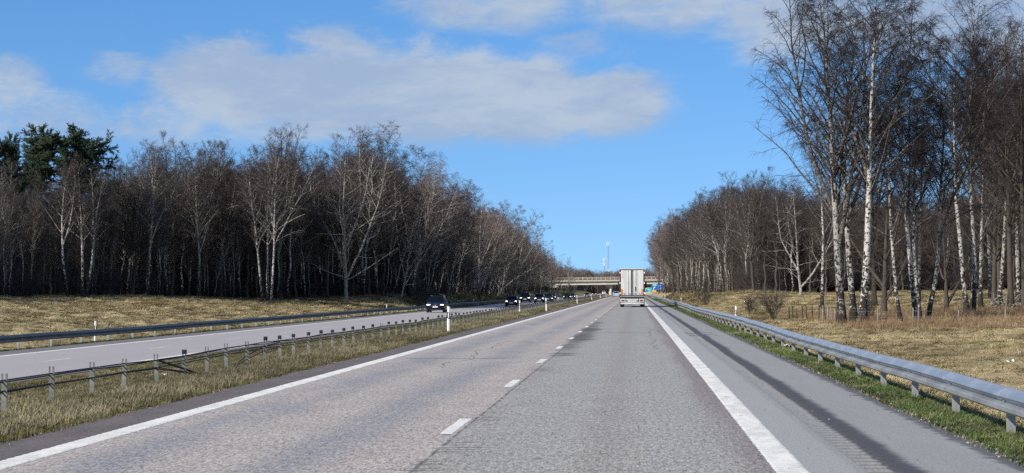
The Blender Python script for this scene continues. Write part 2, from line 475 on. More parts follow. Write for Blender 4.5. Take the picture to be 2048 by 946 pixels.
weathered('galvanised', (0.36, 0.365, 0.36), (0.50, 0.51, 0.51), 2.2, 0.34, 0.7, (1, 0.4, 2))
weathered('galvanised_post', (0.22, 0.23, 0.22), (0.34, 0.35, 0.34), 5.0, 0.6, 0.25)
weathered('barrier_post_metal', (0.25, 0.255, 0.235), (0.115, 0.115, 0.10), 6.0, 0.6, 0.2)
weathered('shaded_rail', (0.085, 0.088, 0.090), (0.15, 0.155, 0.155), 2.5, 0.6, 0.15, (1, 0.4, 2))  # darker copy of the rail metal: shade on its face is in the colour
weathered('concrete', (0.36, 0.33, 0.27), (0.46, 0.43, 0.36), 0.6, 0.9)
weathered('pale_concrete', (0.52, 0.50, 0.45), (0.62, 0.60, 0.55), 0.4, 0.9)
weathered('old_wood', (0.03, 0.026, 0.022), (0.10, 0.088, 0.074), 5, 0.9, 0, (3, 3, 0.6))
weathered('grey_wood', (0.17, 0.16, 0.14), (0.30, 0.28, 0.25), 5, 0.9, 0, (3, 3, 0.6))
weathered('trailer_white', (0.56, 0.575, 0.55), (0.44, 0.455, 0.43), 1.3, 0.45, 0, (1, 1, 0.3))
weathered('trailer_maroon', (0.10, 0.022, 0.025), (0.065, 0.018, 0.02), 2, 0.5)
weathered('white_plastic', (0.78, 0.78, 0.76), (0.66, 0.66, 0.63), 4, 0.5)
principled('cable', (0.02, 0.02, 0.022), 0.7, 0.0)
principled('black_plastic', (0.016, 0.016, 0.017), 0.5)
principled('rubber', (0.02, 0.02, 0.02), 0.85)
principled('black_paint', (0.005, 0.006, 0.009), 0.3, 0.0, coat=0.06, spec=0.15)
principled('navy_paint', (0.006, 0.010, 0.026), 0.3, 0.0, coat=0.06, spec=0.15)
principled('grey_paint', (0.016, 0.018, 0.022), 0.3, 0.1, coat=0.5, spec=0.3)
principled('pale_blue_paint', (0.36, 0.48, 0.60), 0.3, 0.1, coat=1.0)
principled('white_paint', (0.72, 0.73, 0.73), 0.35, coat=0.6)
principled('car_glass', (0.004, 0.007, 0.013), 0.08, spec=0.04)
principled('headlight_lit', (0.9, 0.9, 0.9), 0.2, emit=((1.0, 0.98, 0.93), 3.0))
principled('amber_lit', (0.8, 0.4, 0.05), 0.3, emit=((1.0, 0.75, 0.2), 0.8))
principled('red_lamp', (0.20, 0.010, 0.010), 0.25)
principled('red_print', (0.55, 0.13, 0.16), 0.5)
principled('blue_print', (0.02, 0.03, 0.12), 0.5)
principled('plate_white', (0.74, 0.75, 0.74), 0.5)
principled('plate_yellow', (0.62, 0.47, 0.05), 0.5)
principled('dark_print', (0.03, 0.03, 0.035), 0.6)
principled('chrome', (0.6, 0.6, 0.62), 0.2, 1.0)
principled('alloy', (0.42, 0.43, 0.45), 0.35, 0.9)
principled('amber_reflector', (0.52, 0.27, 0.03), 0.4)
principled('orange_reflector', (0.36, 0.10, 0.02), 0.4)
principled('sign_green', (0.03, 0.42, 0.42), 0.4)
principled('sign_blue', (0.012, 0.115, 0.56), 0.4)
principled('sign_yellow', (0.72, 0.50, 0.08), 0.4)
principled('sign_grey', (0.30, 0.31, 0.32), 0.6, 0.4)
principled('mast_grey', (0.26, 0.27, 0.29), 0.5, 0.3)


# ------------------------------------------------------------------ mesh helpers
def mesh_arrays(name, verts, quads=None, tris=None, mats=(), qm=None, tm=None, smooth=True, attrs=None):
    me = bpy.data.meshes.new(name)
    verts = np.asarray(verts, np.float32)
    quads = np.zeros((0, 4), np.int32) if quads is None or len(quads) == 0 else np.asarray(quads, np.int32)
    tris = np.zeros((0, 3), np.int32) if tris is None or len(tris) == 0 else np.asarray(tris, np.int32)
    me.vertices.add(len(verts))
    me.vertices.foreach_set('co', verts.ravel())
    loops = np.concatenate([quads.ravel(), tris.ravel()])
    me.loops.add(len(loops))
    me.loops.foreach_set('vertex_index', loops)
    nq, nt = len(quads), len(tris)
    me.polygons.add(nq + nt)
    st = np.concatenate([np.arange(nq) * 4, nq * 4 + np.arange(nt) * 3]).astype(np.int32)
    me.polygons.foreach_set('loop_start', st)
    mi = np.concatenate([np.zeros(nq, np.int32) if qm is None else qm, np.zeros(nt, np.int32) if tm is None else tm]).astype(np.int32)
    me.polygons.foreach_set('material_index', mi)
    me.polygons.foreach_set('use_smooth', np.full(nq + nt, smooth, bool))
    for m in mats:
        me.materials.append(MATS[m])
    for k, v in (attrs or {}).items():
        a = me.attributes.new(k, 'FLOAT', 'POINT')
        a.data.foreach_set('value', np.asarray(v, np.float32))
    me.update(calc_edges=True)
    me.validate()
    return me


def link(name, me, parent=None, loc=(0, 0, 0), rot=(0, 0, 0), scale=(1, 1, 1), **props):
    o = bpy.data.objects.new(name, me)
    COL.objects.link(o)
    o.location, o.rotation_euler, o.scale = loc, rot, scale
    if parent is not None:
        o.parent = parent
    for k, v in props.items():
        o[k] = v
    return o


def thing(name, label, cat, loc=(0, 0, 0), rot=(0, 0, 0), group=None, scale=(1, 1, 1)):
    o = link(name, None, None, loc, rot, scale, label=label, category=cat)
    o.empty_display_size = 0.2
    if group:
        o['group'] = group
    return o


def copy_tree(o, parent=None):
    c = o.copy()
    COL.objects.link(c)
    if parent is not None:
        c.parent = parent
    for ch in list(o.children):
        copy_tree(ch, c)
    return c


class MB:
    """collects simple solids into one mesh"""

    def __init__(self):
        self.v, self.f = [], []

    def add(self, vs, fs):
        o = len(self.v)
        self.v += [tuple(p) for p in vs]
        self.f += [tuple(i + o for i in f) for f in fs]
        return self

    def box(self, x0, x1, y0, y1, z0, z1):
        vs = [(x0, y0, z0), (x1, y0, z0), (x1, y1, z0), (x0, y1, z0), (x0, y0, z1), (x1, y0, z1), (x1, y1, z1), (x0, y1, z1)]
        return self.add(vs, [(0, 3, 2, 1), (4, 5, 6, 7), (0, 1, 5, 4), (1, 2, 6, 5), (2, 3, 7, 6), (3, 0, 4, 7)])

    def prism(self, prof, a0, a1, axis='y'):
        """profile polygon (u,v) pushed along an axis; axis y: u=x v=z; axis x: u=y v=z; axis z: u=x v=y"""
        n = len(prof)
        mk = {'y': lambda u, v, a: (u, a, v), 'x': lambda u, v, a: (a, u, v), 'z': lambda u, v, a: (u, v, a)}[axis]
        vs = [mk(u, v, a0) for u, v in prof] + [mk(u, v, a1) for u, v in prof]
        fs = [(i, (i + 1) % n, n + (i + 1) % n, n + i) for i in range(n)]
        return self.add(vs, fs + [tuple(range(n))[::-1], tuple(range(n, 2 * n))])

    def cyl(self, c, r, a0, a1, axis='x', n=16, r1=None):
        r1 = r if r1 is None else r1
        vs = []
        for a, rr in ((a0, r), (a1, r1)):
            for i in range(n):
                t = 2 * math.pi * i / n
                u, v = c[0] + rr * math.cos(t), c[1] + rr * math.sin(t)
                vs.append({'x': (a, u, v), 'y': (u, a, v), 'z': (u, v, a)}[axis])
        fs = [(i, (i + 1) % n, n + (i + 1) % n, n + i) for i in range(n)]
        return self.add(vs, fs + [tuple(range(n))[::-1], tuple(range(n, 2 * n))])

    def bar(self, p, q, r, n=6):
        p, q = Vector(p), Vector(q)
        d = (q - p).normalized()
        u = d.orthogonal().normalized()
        v = d.cross(u)
        vs = []
        for c in (p, q):
            for i in range(n):
                t = 2 * math.pi * i / n
                vs.append(c + u * (r * math.cos(t)) + v * (r * math.sin(t)))
        fs = [(i, (i + 1) % n, n + (i + 1) % n, n + i) for i in range(n)]
        return self.add(vs, fs + [tuple(range(n))[::-1], tuple(range(n, 2 * n))])

    def mesh(self, name, mat, smooth=False, bevel=0.0):
        me = bpy.data.meshes.new(name)
        me.from_pydata(self.v, [], self.f)
        me.materials.append(MATS[mat])
        import bmesh
        bm = bmesh.new()
        bm.from_mesh(me)
        bmesh.ops.recalc_face_normals(bm, faces=bm.faces)
        if bevel:
            bmesh.ops.bevel(bm, geom=[e for e in bm.edges if len(e.link_faces) == 2 and e.calc_face_angle(0) > 0.5], offset=bevel, segments=2, profile=0.6, affect='EDGES')
        bm.to_mesh(me)
        bm.free()
        if smooth:
            me.polygons.foreach_set('use_smooth', [True] * len(me.polygons))
            me.set_sharp_from_angle(angle=R(38))
        me.update()
        return me

    def part(self, name, mat, parent=None, smooth=False, bevel=0.0, **kw):
        return link(name, self.mesh(name, mat, smooth, bevel), parent, **kw)


def smooth01(a, b, x):
    t = np.clip((np.asarray(x, float) - a) / (b - a), 0, 1)
    return t * t * (3 - 2 * t)


def at(px, d):
    """lateral distance of a pixel column at distance d along the road"""
    return (px - 1268.0) / F * d


# ------------------------------------------------------------------ terrain
OPP = -0.72


def wave(x, y):
    return (np.sin(x * .61 + y * .23 + 1.3) + np.sin(x * .27 - y * .41 + .4) + np.sin(x * 1.13 + y * .77) * .6 + np.sin(y * .13 + x * .05) * 1.2) / 3.8


def ground_z(x, y):
    x = np.asarray(x, float)
    y = np.asarray(y, float)
    med = np.interp(x, [-16.2, -15.0, -12.6, -9.7, -8.4, -6.97], [OPP - .02, -.78, -.62, -.20, -.06, -.02])
    a = np.interp(x, [-130, -90, -60, -50, -40, -31, -27.2, -25.9, -24.9], [1.9, 1.6, 1.1, .75, .05, -.68, -.98, -.86, OPP - .02])
    bnk = np.interp(x, [-130, -60, -40, -33.5, -30.2, -28.0, -25.9, -24.9], [2.4, 2.0, 1.7, 1.25, .1, -.86, -.84, OPP - .02])
    k = smooth01(258, 296, y)
    lef = a * (1 - k) + bnk * k
    rb = np.interp(x, [3.76, 4.3, 5.0, 6.6, 9.0, 12, 20, 30, 60, 130], [-.02, -.05, -.12, -.45, -.45, -.32, -.06, .25, 1.0, 2.0])
    rr = smooth01(150, 236, y) * smooth01(6.2, 11.5, x) * (1.5 - .012 * np.clip(x - 12, 0, 60))
    rmound = .45 * np.exp(-((x - 12.5) / 4.0) ** 2 - ((y - 228) / 20.0) ** 2)
    rig = rb + rr + rmound
    z = np.where(x < -24.9, lef, np.where(x < -16.2, OPP - .02, np.where(x < -6.97, med, np.where(x < 3.76, -.02, rig))))
    amp = np.where(x < -27, .16, np.where((x < -7.6) & (x > -15.4), .035, np.where(x > 7, .10, 0.0)))
    z = z + amp * wave(x, y)
    # road embankments of the flyover
    emb = np.exp(-((y - 905) / 14.0) ** 4)
    z = z + emb * (smooth01(-30, -44, x) * 4.0 + smooth01(9, 24, x) * 4.5)
    under = ((x > -6.85) & (x < 3.6)) | ((x > -24.75) & (x < -16.35))
    return np.where(under, z - .16, z)


xs = np.unique(np.round(np.concatenate([
    np.linspace(-2500, -200, 16), np.linspace(-200, -70, 27), np.arange(-70, -24.9, 1.0), [-24.9, -24.75, -16.35, -16.2],
    np.arange(-16.2, -6.97, .45), [-6.97, -6.85, 3.6, 3.76], np.arange(3.76, 14, .45), np.arange(14, 70, 1.2), np.linspace(70, 220, 27), np.linspace(220, 2500, 16)]), 3))
ys = np.concatenate([np.arange(-60, 20, 8), np.arange(20, 150, 1.5), np.arange(150, 420, 3.5), np.arange(420, 1000, 12), np.linspace(1000, 8500, 40)])
gx, gy = np.meshgrid(xs, ys)
gz = ground_z(gx, gy)
nx, ny = len(xs), len(ys)
ii = (np.arange(ny - 1)[:, None] * nx + np.arange(nx - 1)[None]).ravel()
q = np.stack([ii, ii + 1, ii + nx + 1, ii + nx], 1)


# forest edge seen from the road: left edge as (pixel, distance), then along the carriageway
EDGE_L = [(-400, 150), (-150, 172), (0, 196), (100, 216), (300, 242), (500, 260), (690, 276), (790, 292)]


def in_forest(x, y):
    px = 1268 + x / np.maximum(y, 1) * F
    ed = np.interp(px, [e[0] for e in EDGE_L], [e[1] for e in EDGE_L])
    lef = np.where(px < 790, y - ed, np.minimum(-31.0 - x, y - 280)) / 6.0
    rig = np.minimum((x - 10.2) / 3.0, (y - (238 - np.clip(x - 14, 0, 40) * .3)) / 6.0)
    return np.maximum(np.where(x < -20, lef, -1), np.where(x > 5, rig, -1))


fo = np.clip(in_forest(gx, gy) + .3, 0, 1)
gn = np.zeros_like(gx)
gn = np.where((gx > -9.0) & (gx < -6.9), .35, gn)
gn = np.where((gx > -16.3) & (gx < -13.5), .35, gn)
gn = np.where((gx > 3.7) & (gx < 5.6), .95, gn)
gn = np.where((gx < -24.8) & (gx > -27.4), .8, gn)
gn = np.where((gx < -29) & (gy < 300), .12, gn)
gn = np.where((gx < -27.5) & (gy > 285), .65, gn)
gn = np.where((gx > 6.5), .10, gn)
ground = link('ground', mesh_arrays('ground', np.stack([gx, gy, gz], -1).reshape(-1, 3), q, mats=['ground_cover'], attrs={'forest': fo.ravel(), 'green': gn.ravel()}), kind='structure')

# ------------------------------------------------------------------ roads
rng = np.random.default_rng(5)
YR = np.concatenate([np.arange(-30, 160, .5), np.arange(160, 500, 5), np.arange(500, 1700, 50), [1700]])


def rag(amp, seed):
    r = np.random.default_rng(seed)
    n = r.normal(size=len(YR))
    n = np.convolve(n, [.2, .3, .3, .2], 'same') + .9 * np.convolve(n, np.ones(14) / 14, 'same')
    n[YR > 160] = 0
    return n * amp


def strip(name, x0, x1, z, mat, parent=None, e0=None, e1=None, skirt=0.0, **kw):
    a = np.full(len(YR), x0) + (0 if e0 is None else e0)
    b = np.full(len(YR), x1) + (0 if e1 is None else e1)
    rows = []
    if skirt and e0 is not None:
        rows.append(np.stack([a, YR, np.full(len(YR), z - skirt)], -1))
    rows += [np.stack([a, YR, np.full(len(YR), z)], -1), np.stack([b, YR, np.full(len(YR), z)], -1)]
    if skirt and e1 is not None:
        rows.append(np.stack([b, YR, np.full(len(YR), z - skirt)], -1))
    v = np.concatenate(rows)
    n = len(YR)
    qs = []
    for k in range(len(rows) - 1):
        i = np.arange(n - 1) + k * n
        qs.append(np.stack([i, i + n, i + n + 1, i + 1], 1))
    return link(name, mesh_arrays(name, v, np.concatenate(qs), mats=[mat], smooth=False), parent, **kw)


road = link('road', None, kind='structure')
strip('carriageway', -6.05, 1.45, 0.0, 'lane_asphalt', road)
strip('inner_shoulder', -6.96, -6.05, 0.0, 'inner_asphalt', road, e0=rag(.045, 3), skirt=.12)
RX0, RX1, RY0, RY1 = 2.14, 2.50, 18.0, 190.0
strip('hard_shoulder_lining', 1.45, RX0, 0.0, 'shoulder_asphalt', road)
strip('hard_shoulder', RX1, 3.74, 0.0, 'shoulder_asphalt', road, e1=rag(.05, 9), skirt=.12)
# milled rumble strip: real grooves up to 190 m away, plain beyond
ry = np.arange(RY0, RY1, 0.085)
gsh = np.clip(np.sin(ry / .42 * 2 * np.pi) * 1.4 + .3, -1, 1)
rxs = np.array([RX0, RX0 + .05, RX0 + .18, RX1 - .05, RX1])
rd = np.array([0, .75, 1, .75, 0])
rv = np.stack([np.repeat(rxs[None], len(ry), 0), np.repeat(ry[:, None], 5, 1), -(.5 + .5 * gsh)[:, None] * rd[None] * .024], -1).reshape(-1, 3)
i = (np.arange(len(ry) - 1)[:, None] * 5 + np.arange(4)[None]).ravel()
link('rumble_strip', mesh_arrays('rumble_strip', rv, np.stack([i, i + 1, i + 6, i + 5], 1), mats=['shoulder_asphalt']), road)
for (a, b) in ((-30, RY0), (RY1 - .07, 1700)):
    vv = [(RX0, a, 0), (RX1, a, 0), (RX1, b, 0), (RX0, b, 0)]
    link('shoulder_infill', mesh_arrays('shoulder_infill', vv, [(0, 1, 2, 3)], mats=['shoulder_asphalt']), road)


def profiled_line(name, x0, x1, z, parent, ribbed=True, seed=1):
    """thermoplastic edge line with raised ribs near the camera"""
    r = np.random.default_rng(seed)
    y = np.concatenate([np.arange(-20, 18, 2), np.arange(18, 70, .05), np.arange(70, 200, .5), np.arange(200, 1700, 20), [1690]])
    near = (y >= 18) & (y < 70)
    jit = np.where(near, r.normal(size=len(y)) * .006, 0)
    rib = np.where(near, (np.sin(y / .25 * 2 * np.pi) > .1) * .005, .002) if ribbed else np.full(len(y), .003)
    x = np.stack([x0 + jit - np.where(near, (rib > .003) * .008, 0), np.full(len(y), x0 + .03), np.full(len(y), x1 - .03), x1 + np.roll(jit, 3) + np.where(near, (rib > .003) * .008, 0)], 1)
    zz = np.stack([np.full(len(y), z + .001), z + .004 + rib, z + .004 + rib, np.full(len(y), z + .001)], 1)
    v = np.stack([x, np.repeat(y[:, None], 4, 1), zz], -1).reshape(-1, 3)
    i = (np.arange(len(y) - 1)[:, None] * 4 + np.arange(3)[None]).ravel()
    return link(name, mesh_arrays(name, v, np.stack([i, i + 1, i + 5, i + 4], 1), mats=['road_paint'], smooth=False), parent)


profiled_line('edge_line', 1.31, 1.61, .001, road, seed=1)
profiled_line('edge_line', -6.23, -5.93, .001, road, seed=2)


def dash_mesh(L, w, seed):
    r = np.random.default_rng(seed)
    n = 10
    y = np.linspace(0, L, n)
    v = np.concatenate([np.stack([np.full(n, s * w / 2) + r.normal(size=n) * .004, y, np.full(n, zz)], -1) for s, zz in ((-1, 0), (-.86, .004), (.86, .004), (1, 0))])
    qs = []
    for k in range(3):
        i = np.arange(n - 1) + k * n
        qs.append(np.stack([i, i + n, i + n + 1, i + 1], 1))
    return mesh_arrays('lane_dash', v, np.concatenate(qs), mats=['road_paint'], smooth=False)


dm = [dash_mesh(3.0, .155, s) for s in range(3)]
for k in range(-1, 46):
    link('lane_dash', dm[k % 3], road, (-2.20, 24.65 + 12 * k, .001))

opp = link('opposite_road', None, kind='structure')
strip('carriageway', -24.9, -16.2, OPP, 'opposite_asphalt', opp, e0=rag(.04, 21), e1=rag(.04, 22), skirt=.12)
profiled_line('edge_line', -23.25, -22.95, OPP + .001, opp, False)
profiled_line('edge_line', -16.90, -16.60, OPP + .001, opp, False)
for k in range(0, 36):
    link('lane_dash', dm[k % 3], opp, (-19.9, 69.7 + 16.2 * k, OPP + .001), scale=(.6, 1.37, 1))


# ------------------------------------------------------------------ guardrails
def w_beam(L, y_amp=0):
    """corrugated beam, front towards -x, length along y, top at z=0"""
    prof = [(.024, .004), (.006, .003), (-.050, -.050), (-.078, -.088), (-.083, -.104), (-.074, -.114), (-.010, -.150), (.000, -.164), (-.004, -.176), (-.062, -.198), (-.080, -.214), (-.085, -.262), (-.066, -.286), (-.010, -.304), (.010, -.308)]
    n = len(prof)
    v = [(x, 0, z) for x, z in prof] + [(x, L, z) for x, z in prof] + [(x + .006, 0, z) for x, z in prof] + [(x + .006, L, z) for x, z in prof]
    qs = []
    for i in range(n - 1):
        qs.append((i, i + 1, n + i + 1, n + i))
        qs.append((2 * n + i, 3 * n + i, 3 * n + i + 1, 2 * n + i + 1))
    return v, qs


def guardrail(name, label, x, y0, y1, step, mat, post_mat, flip, top, seed):
    g = thing(name, label, 'guardrail', (x, y0, 0))
    r = np.random.default_rng(seed)
    n = int((y1 - y0) / step)
    base = np.array([float(ground_z(x + (.12 if not flip else -.12), y0 + k * step)) for k in range(n + 1)])
    base = np.convolve(np.pad(base, 3, 'edge'), np.ones(7) / 7, 'valid')
    wob = np.cumsum(r.normal(size=n + 1)) * .010
    wob -= np.convolve(np.pad(wob, 6, 'edge'), np.ones(13) / 13, 'valid')
    wob += .028 * np.sin((y0 + np.arange(n + 1) * step) / 17.0 + 2.2) * (1 if not flip else .5)
    v, qs = w_beam(step + .16)
    bm = mesh_arrays('beam', v, qs, mats=[mat])
    bm.set_sharp_from_angle(angle=R(28))
    pm = MB()
    pm.prism([(0, 0), (.10, 0), (.10, .012), (.012, .012), (.012, .048), (.10, .048), (.10, .06), (0, .06)], -.5, .28, 'z')
    pmesh = pm.mesh('post', post_mat)
    bb = MB()
    bb.cyl((0, 0), .022, -.012, .012, 'x', 6)
    bolt = bb.mesh('bolt', 'galvanised_post')
    s = -1 if flip else 1
    for k in range(n):
        z0, z1 = top + base[k] + wob[k], top + base[k + 1] + wob[k + 1]
        link('beam', bm, g, (0, k * step, z0), (math.atan2(z1 - z0, step), 0, 0) if not flip else (math.atan2(z1 - z0, step), 0, 0), (s, 1, 1))
        link('post', pmesh, g, (.012 * s, k * step, z0 - .30 + r.normal() * .004), (0, r.normal() * .01, 0), (s, 1, 1))
        if k < 45 and not flip:
            link('bolt', bolt, g, (-.02, k * step + .04, z0 - .154))
    return g


guardrail('guardrail', 'galvanised steel guardrail in sunlight edging the hard shoulder beside the straw field', 4.42, 21.2, 560, 4.3, 'galvanised', 'galvanised_post', False, .62, 4)
guardrail('guardrail', 'dark guardrail with its face in shade beyond the oncoming lanes', -25.35, 76, 760, 5.0, 'shaded_rail', 'galvanised_post', True, .66, 8)

# ------------------------------------------------------------------ wire rope barrier in the median
BX = -9.7
POST_PX = [88, 173, 238, 306, 361, 408, 447, 489, 524, 556, 585, 612, 638]
PY = [BX * F / (p - 1268) for p in POST_PX]
st_ = 2.62
while PY[-1] < 700:
    PY.append(PY[-1] + st_)
PY = [PY[0] - 8.0, PY[0] - 5.3, PY[0] - 2.65] + PY
barrier = thing('cable_barrier', 'wire rope barrier on short galvanised posts along the grassy median', 'cable barrier', (BX, PY[0], 0))
rngb = np.random.default_rng(12)


def u_post():
    m = MB()
    h = .60
    m.box(-.038, .038, 0, .006, -.5, h - .13)          # web
    m.box(-.038, -.016, 0, .006, h - .13, h)
    m.box(.016, .038, 0, .006, h - .13, h)
    m.box(-.044, -.038, -.001, .045, -.5, h + .002)
    m.box(.038, .044, -.001, .045, -.5, h + .002)
    return m.mesh('post', 'barrier_post_metal')


upm = u_post()
cm = MB()
cm.box(-.052, .052, -.02, .056, .54, .635)
capm = cm.mesh('cap', 'black_plastic', True, .014)
rz = []
for k, y in enumerate(PY):
    gz_ = float(ground_z(BX, y))
    rz.append(gz_)
    hh = 1 + rngb.normal() * .02
    p = link('post', upm, barrier, (rngb.normal() * .015, y - PY[0], gz_), (rngb.normal() * .02, rngb.normal() * .025, .18 + rngb.normal() * .05), (1, 1, hh))
    if (k == 7) or (k >= 11 and rngb.random() > .06):
        link('cap', capm, p)


def cable(pts, r=.0125):
    P = np.array(pts)[None]
    return P, np.full((1, len(pts)), r)


# ------------------------------------------------------------------ tubes
def tubes(P, Rd, S=5):
    """P (N,K,3), Rd (N,K) -> verts, quads"""
    N, K, _ = P.shape
    T = np.empty_like(P)
    T[:, 1:-1] = P[:, 2:] - P[:, :-2]
    T[:, 0] = P[:, 1] - P[:, 0]
    T[:, -1] = P[:, -1] - P[:, -2]
    T /= np.linalg.norm(T, axis=2, keepdims=True) + 1e-9
    ref = np.where(np.abs(T[:, :1, 2:]) > .8, np.array([[[1., .2, 0]]]), np.array([[[0.1, 0., 1.]]]))
    ref = np.broadcast_to(ref, P.shape)
    U = np.cross(T, ref)
    U /= np.linalg.norm(U, axis=2, keepdims=True) + 1e-9
    V = np.cross(T, U)
    a = np.arange(S) / S * 2 * np.pi
    ring = P[:, :, None] + Rd[:, :, None, None] * (U[:, :, None] * np.cos(a)[None, None, :, None] + V[:, :, None] * np.sin(a)[None, None, :, None])
    v = ring.reshape(-1, 3)
    n = np.arange(N)[:, None, None] * (K * S)
    k = np.arange(K - 1)[None, :, None] * S
    s = np.arange(S)[None, None, :]
    s2 = (s + 1) % S
    b = n + k
    quads = np.stack([b + s, b + s2, b + S + s2, b + S + s], -1).reshape(-1, 4)
    return v, quads


# cables: the near section ends in a ground anchor, the next section starts at its own anchor
def add_cable(pts):
    P, Rd = cable(pts)
    v, qd = tubes(P, Rd, 6)
    link('cable', mesh_arrays('cable', v, qd, mats=['cable']), barrier)


iA, iB = 6, 9      # posts where the near section and the far section are anchored
for dz, dx in ((.50, .02), (.475, -.02), (.34, .02), (.315, -.02)):
    pts = [(dx, PY[k] - PY[0], rz[k] + dz + rngb.normal() * .006) for k in range(0, iA + 1)]
    pts += [(dx, PY[iA + 1] - PY[0], rz[iA + 1] + dz * .45), (dx, PY[iA + 1] - PY[0] + 2.0 - (.34 - dz) * 2, rz[iA + 1] - .05)]
    add_cable(pts)
for dz, dx in ((.50, .03), (.475, -.03), (.40, .0), (.34, -.03)):
    pts = [(dx, PY[iA] - PY[0] - 1.0 if dz < .4 else PY[iA] - PY[0], rz[iA] + dz)] + [(dx, PY[k] - PY[0], rz[k] + dz + rngb.normal() * .005) for k in range(iA + 1, len(PY))]
    add_cable(pts)
for dz in (.33, .20):
    k = iB + 2
    add_cable([(0, PY[iB] - PY[0], rz[iB] - .02 - dz * .1), (0, PY[k - 1] - PY[0], rz[k - 1] + dz * .7), (0, PY[k] - PY[0], rz[k] + dz + .08), (0, PY[k + 1] - PY[0], rz[k + 1] + dz + .12)])


# ------------------------------------------------------------------ delineators
def make_delineator():
    m = MB()
    prof = [(-.055, 0), (0, -.028), (.055, 0), (.055, .015), (-.055, .015)]
    n = 5
    zs = [(-.3, 1.05, 1.09), ]
    vs = [(x, y, -.3) for x, y in prof] + [(x, y, 1.10 - .35 * (x + .055)) for x, y in prof]
    m.add(vs, [(i, (i + 1) % n, n + (i + 1) % n, n + i) for i in range(n)] + [tuple(range(n))[::-1], tuple(range(n, 2 * n))])
    b = MB()
    vs = []
    for z in (.62, .87):
        vs += [(x * 1.03, y * 1.03 - .002, z - .35 * (x + .055)) for x, y in prof]
    b.add(vs, [(i, (i + 1) % n, n + (i + 1) % n, n + i) for i in range(n)] + [tuple(range(n))[::-1], tuple(range(n, 2 * n))])
    rf = MB()
    rf.box(-.018, .018, -.036, -.030, .64, .83)
    return m.mesh('post', 'white_plastic'), b.mesh('band', 'black_plastic'), rf.mesh('reflector', 'plate_white')


DEL = make_delineator()


def delineator(x, y, label, group):
    t = thing('delineator', label, 'delineator post', (x, y, float(ground_z(x, y))), (rngb.normal() * .02, rngb.normal() * .03, rngb.normal() * .1), group)
    for nm, me in zip(('post', 'band', 'reflector'), DEL):
        link(nm, me, t)


for y, lb in ((83, 'tall white delineator post with black band, nearest one on the median edge'),
              (176, 'white delineator post on the median edge, second along from the camera'),
              (272, 'small white delineator post on the median edge, third along from the camera'),
              (366, 'tiny white delineator post on the median edge, fourth along towards the bridge'),
              (460, 'tiny white delineator post on the median edge, fifth along towards the bridge'),
              (555, 'tiny white delineator post on the median edge, farthest one before the bridge')):
    delineator(-7.3, y, lb, 'delineators on the median edge')
for y, lb in ((192, 'white delineator standing among the cable posts in front of the small rounded car'),
              (290, 'white delineator among the cable posts farther towards the bridge')):
    delineator(-10.4, y, lb, 'delineators among the cable posts')
for y, lb in ((102, 'white delineator with black band behind the dark guardrail, in front of the birch clump'),
              (224, 'white delineator behind the dark guardrail just left of the black SUV'),
              (347, 'small white delineator behind the dark guardrail under the leaning birches')):
    delineator(-26.3, y, lb, 'delineators behind the dark guardrail')
for y, lb in ((125, 'white and black delineator behind the shiny guardrail near the bare bush'),
              (268, 'small delineator behind the shiny guardrail below the grassy mound'),
              (409, 'tiny delineator behind the shiny guardrail short of the road signs')):
    delineator(5.95, y, lb, 'delineators behind the shiny guardrail')


# ------------------------------------------------------------------ bare trees
def unit(v):
    return v / (np.linalg.norm(v, axis=-1, keepdims=True) + 1e-9)


def grow(rg, P, Rd, L, cnt, s0, s1, lenf, ang, K, grav, wob, rr, rmin=.003, golden=False, tip=.25):
    N, Kp, _ = P.shape
    cnt = np.broadcast_to(np.asarray(cnt, int), (N,))
    idx = np.repeat(np.arange(N), cnt)
    M = len(idx)
    pos_in = np.concatenate([np.arange(c) for c in cnt]) if M else np.zeros(0)
    s = s0 + (s1 - s0) * np.clip((pos_in + rg.random(M)) / np.maximum(cnt[idx], 1), 0, 1)
    f = s * (Kp - 1)
    i0 = np.minimum(f.astype(int), Kp - 2)
    t = (f - i0)[:, None]
    base = P[idx, i0] * (1 - t) + P[idx, i0 + 1] * t
    tan = unit(P[idx, i0 + 1] - P[idx, i0])
    pr = Rd[idx, i0] * (1 - t[:, 0]) + Rd[idx, i0 + 1] * t[:, 0]
    if golden:
        a = np.arange(M) * 2.39996 + rg.normal(size=M) * .4
        v = np.stack([np.cos(a), np.sin(a), np.zeros(M)], 1)
    else:
        v = rg.normal(size=(M, 3))
    perp = unit(v - (v * tan).sum(1, keepdims=True) * tan)
    an = (ang[0] + (ang[1] - ang[0]) * rg.random(M))[:, None]
    d = np.cos(an) * tan + np.sin(an) * perp
    ln = lenf(s, L[idx]) * (.7 + .6 * rg.random(M))
    Q = np.empty((M, K, 3))
    Q[:, 0] = base
    step = (ln / (K - 1))[:, None]
    for k in range(1, K):
        g = grav(k / (K - 1)) if callable(grav) else grav
        d = unit(d + np.array([0, 0, 1.]) * g + rg.normal(size=(M, 3)) * wob)
        Q[:, k] = Q[:, k - 1] + d * step
    r0 = np.clip(np.minimum(pr * .8, rr * ln), rmin, None)
    RR = r0[:, None] * np.linspace(1, tip, K)[None]
    return Q, RR, ln


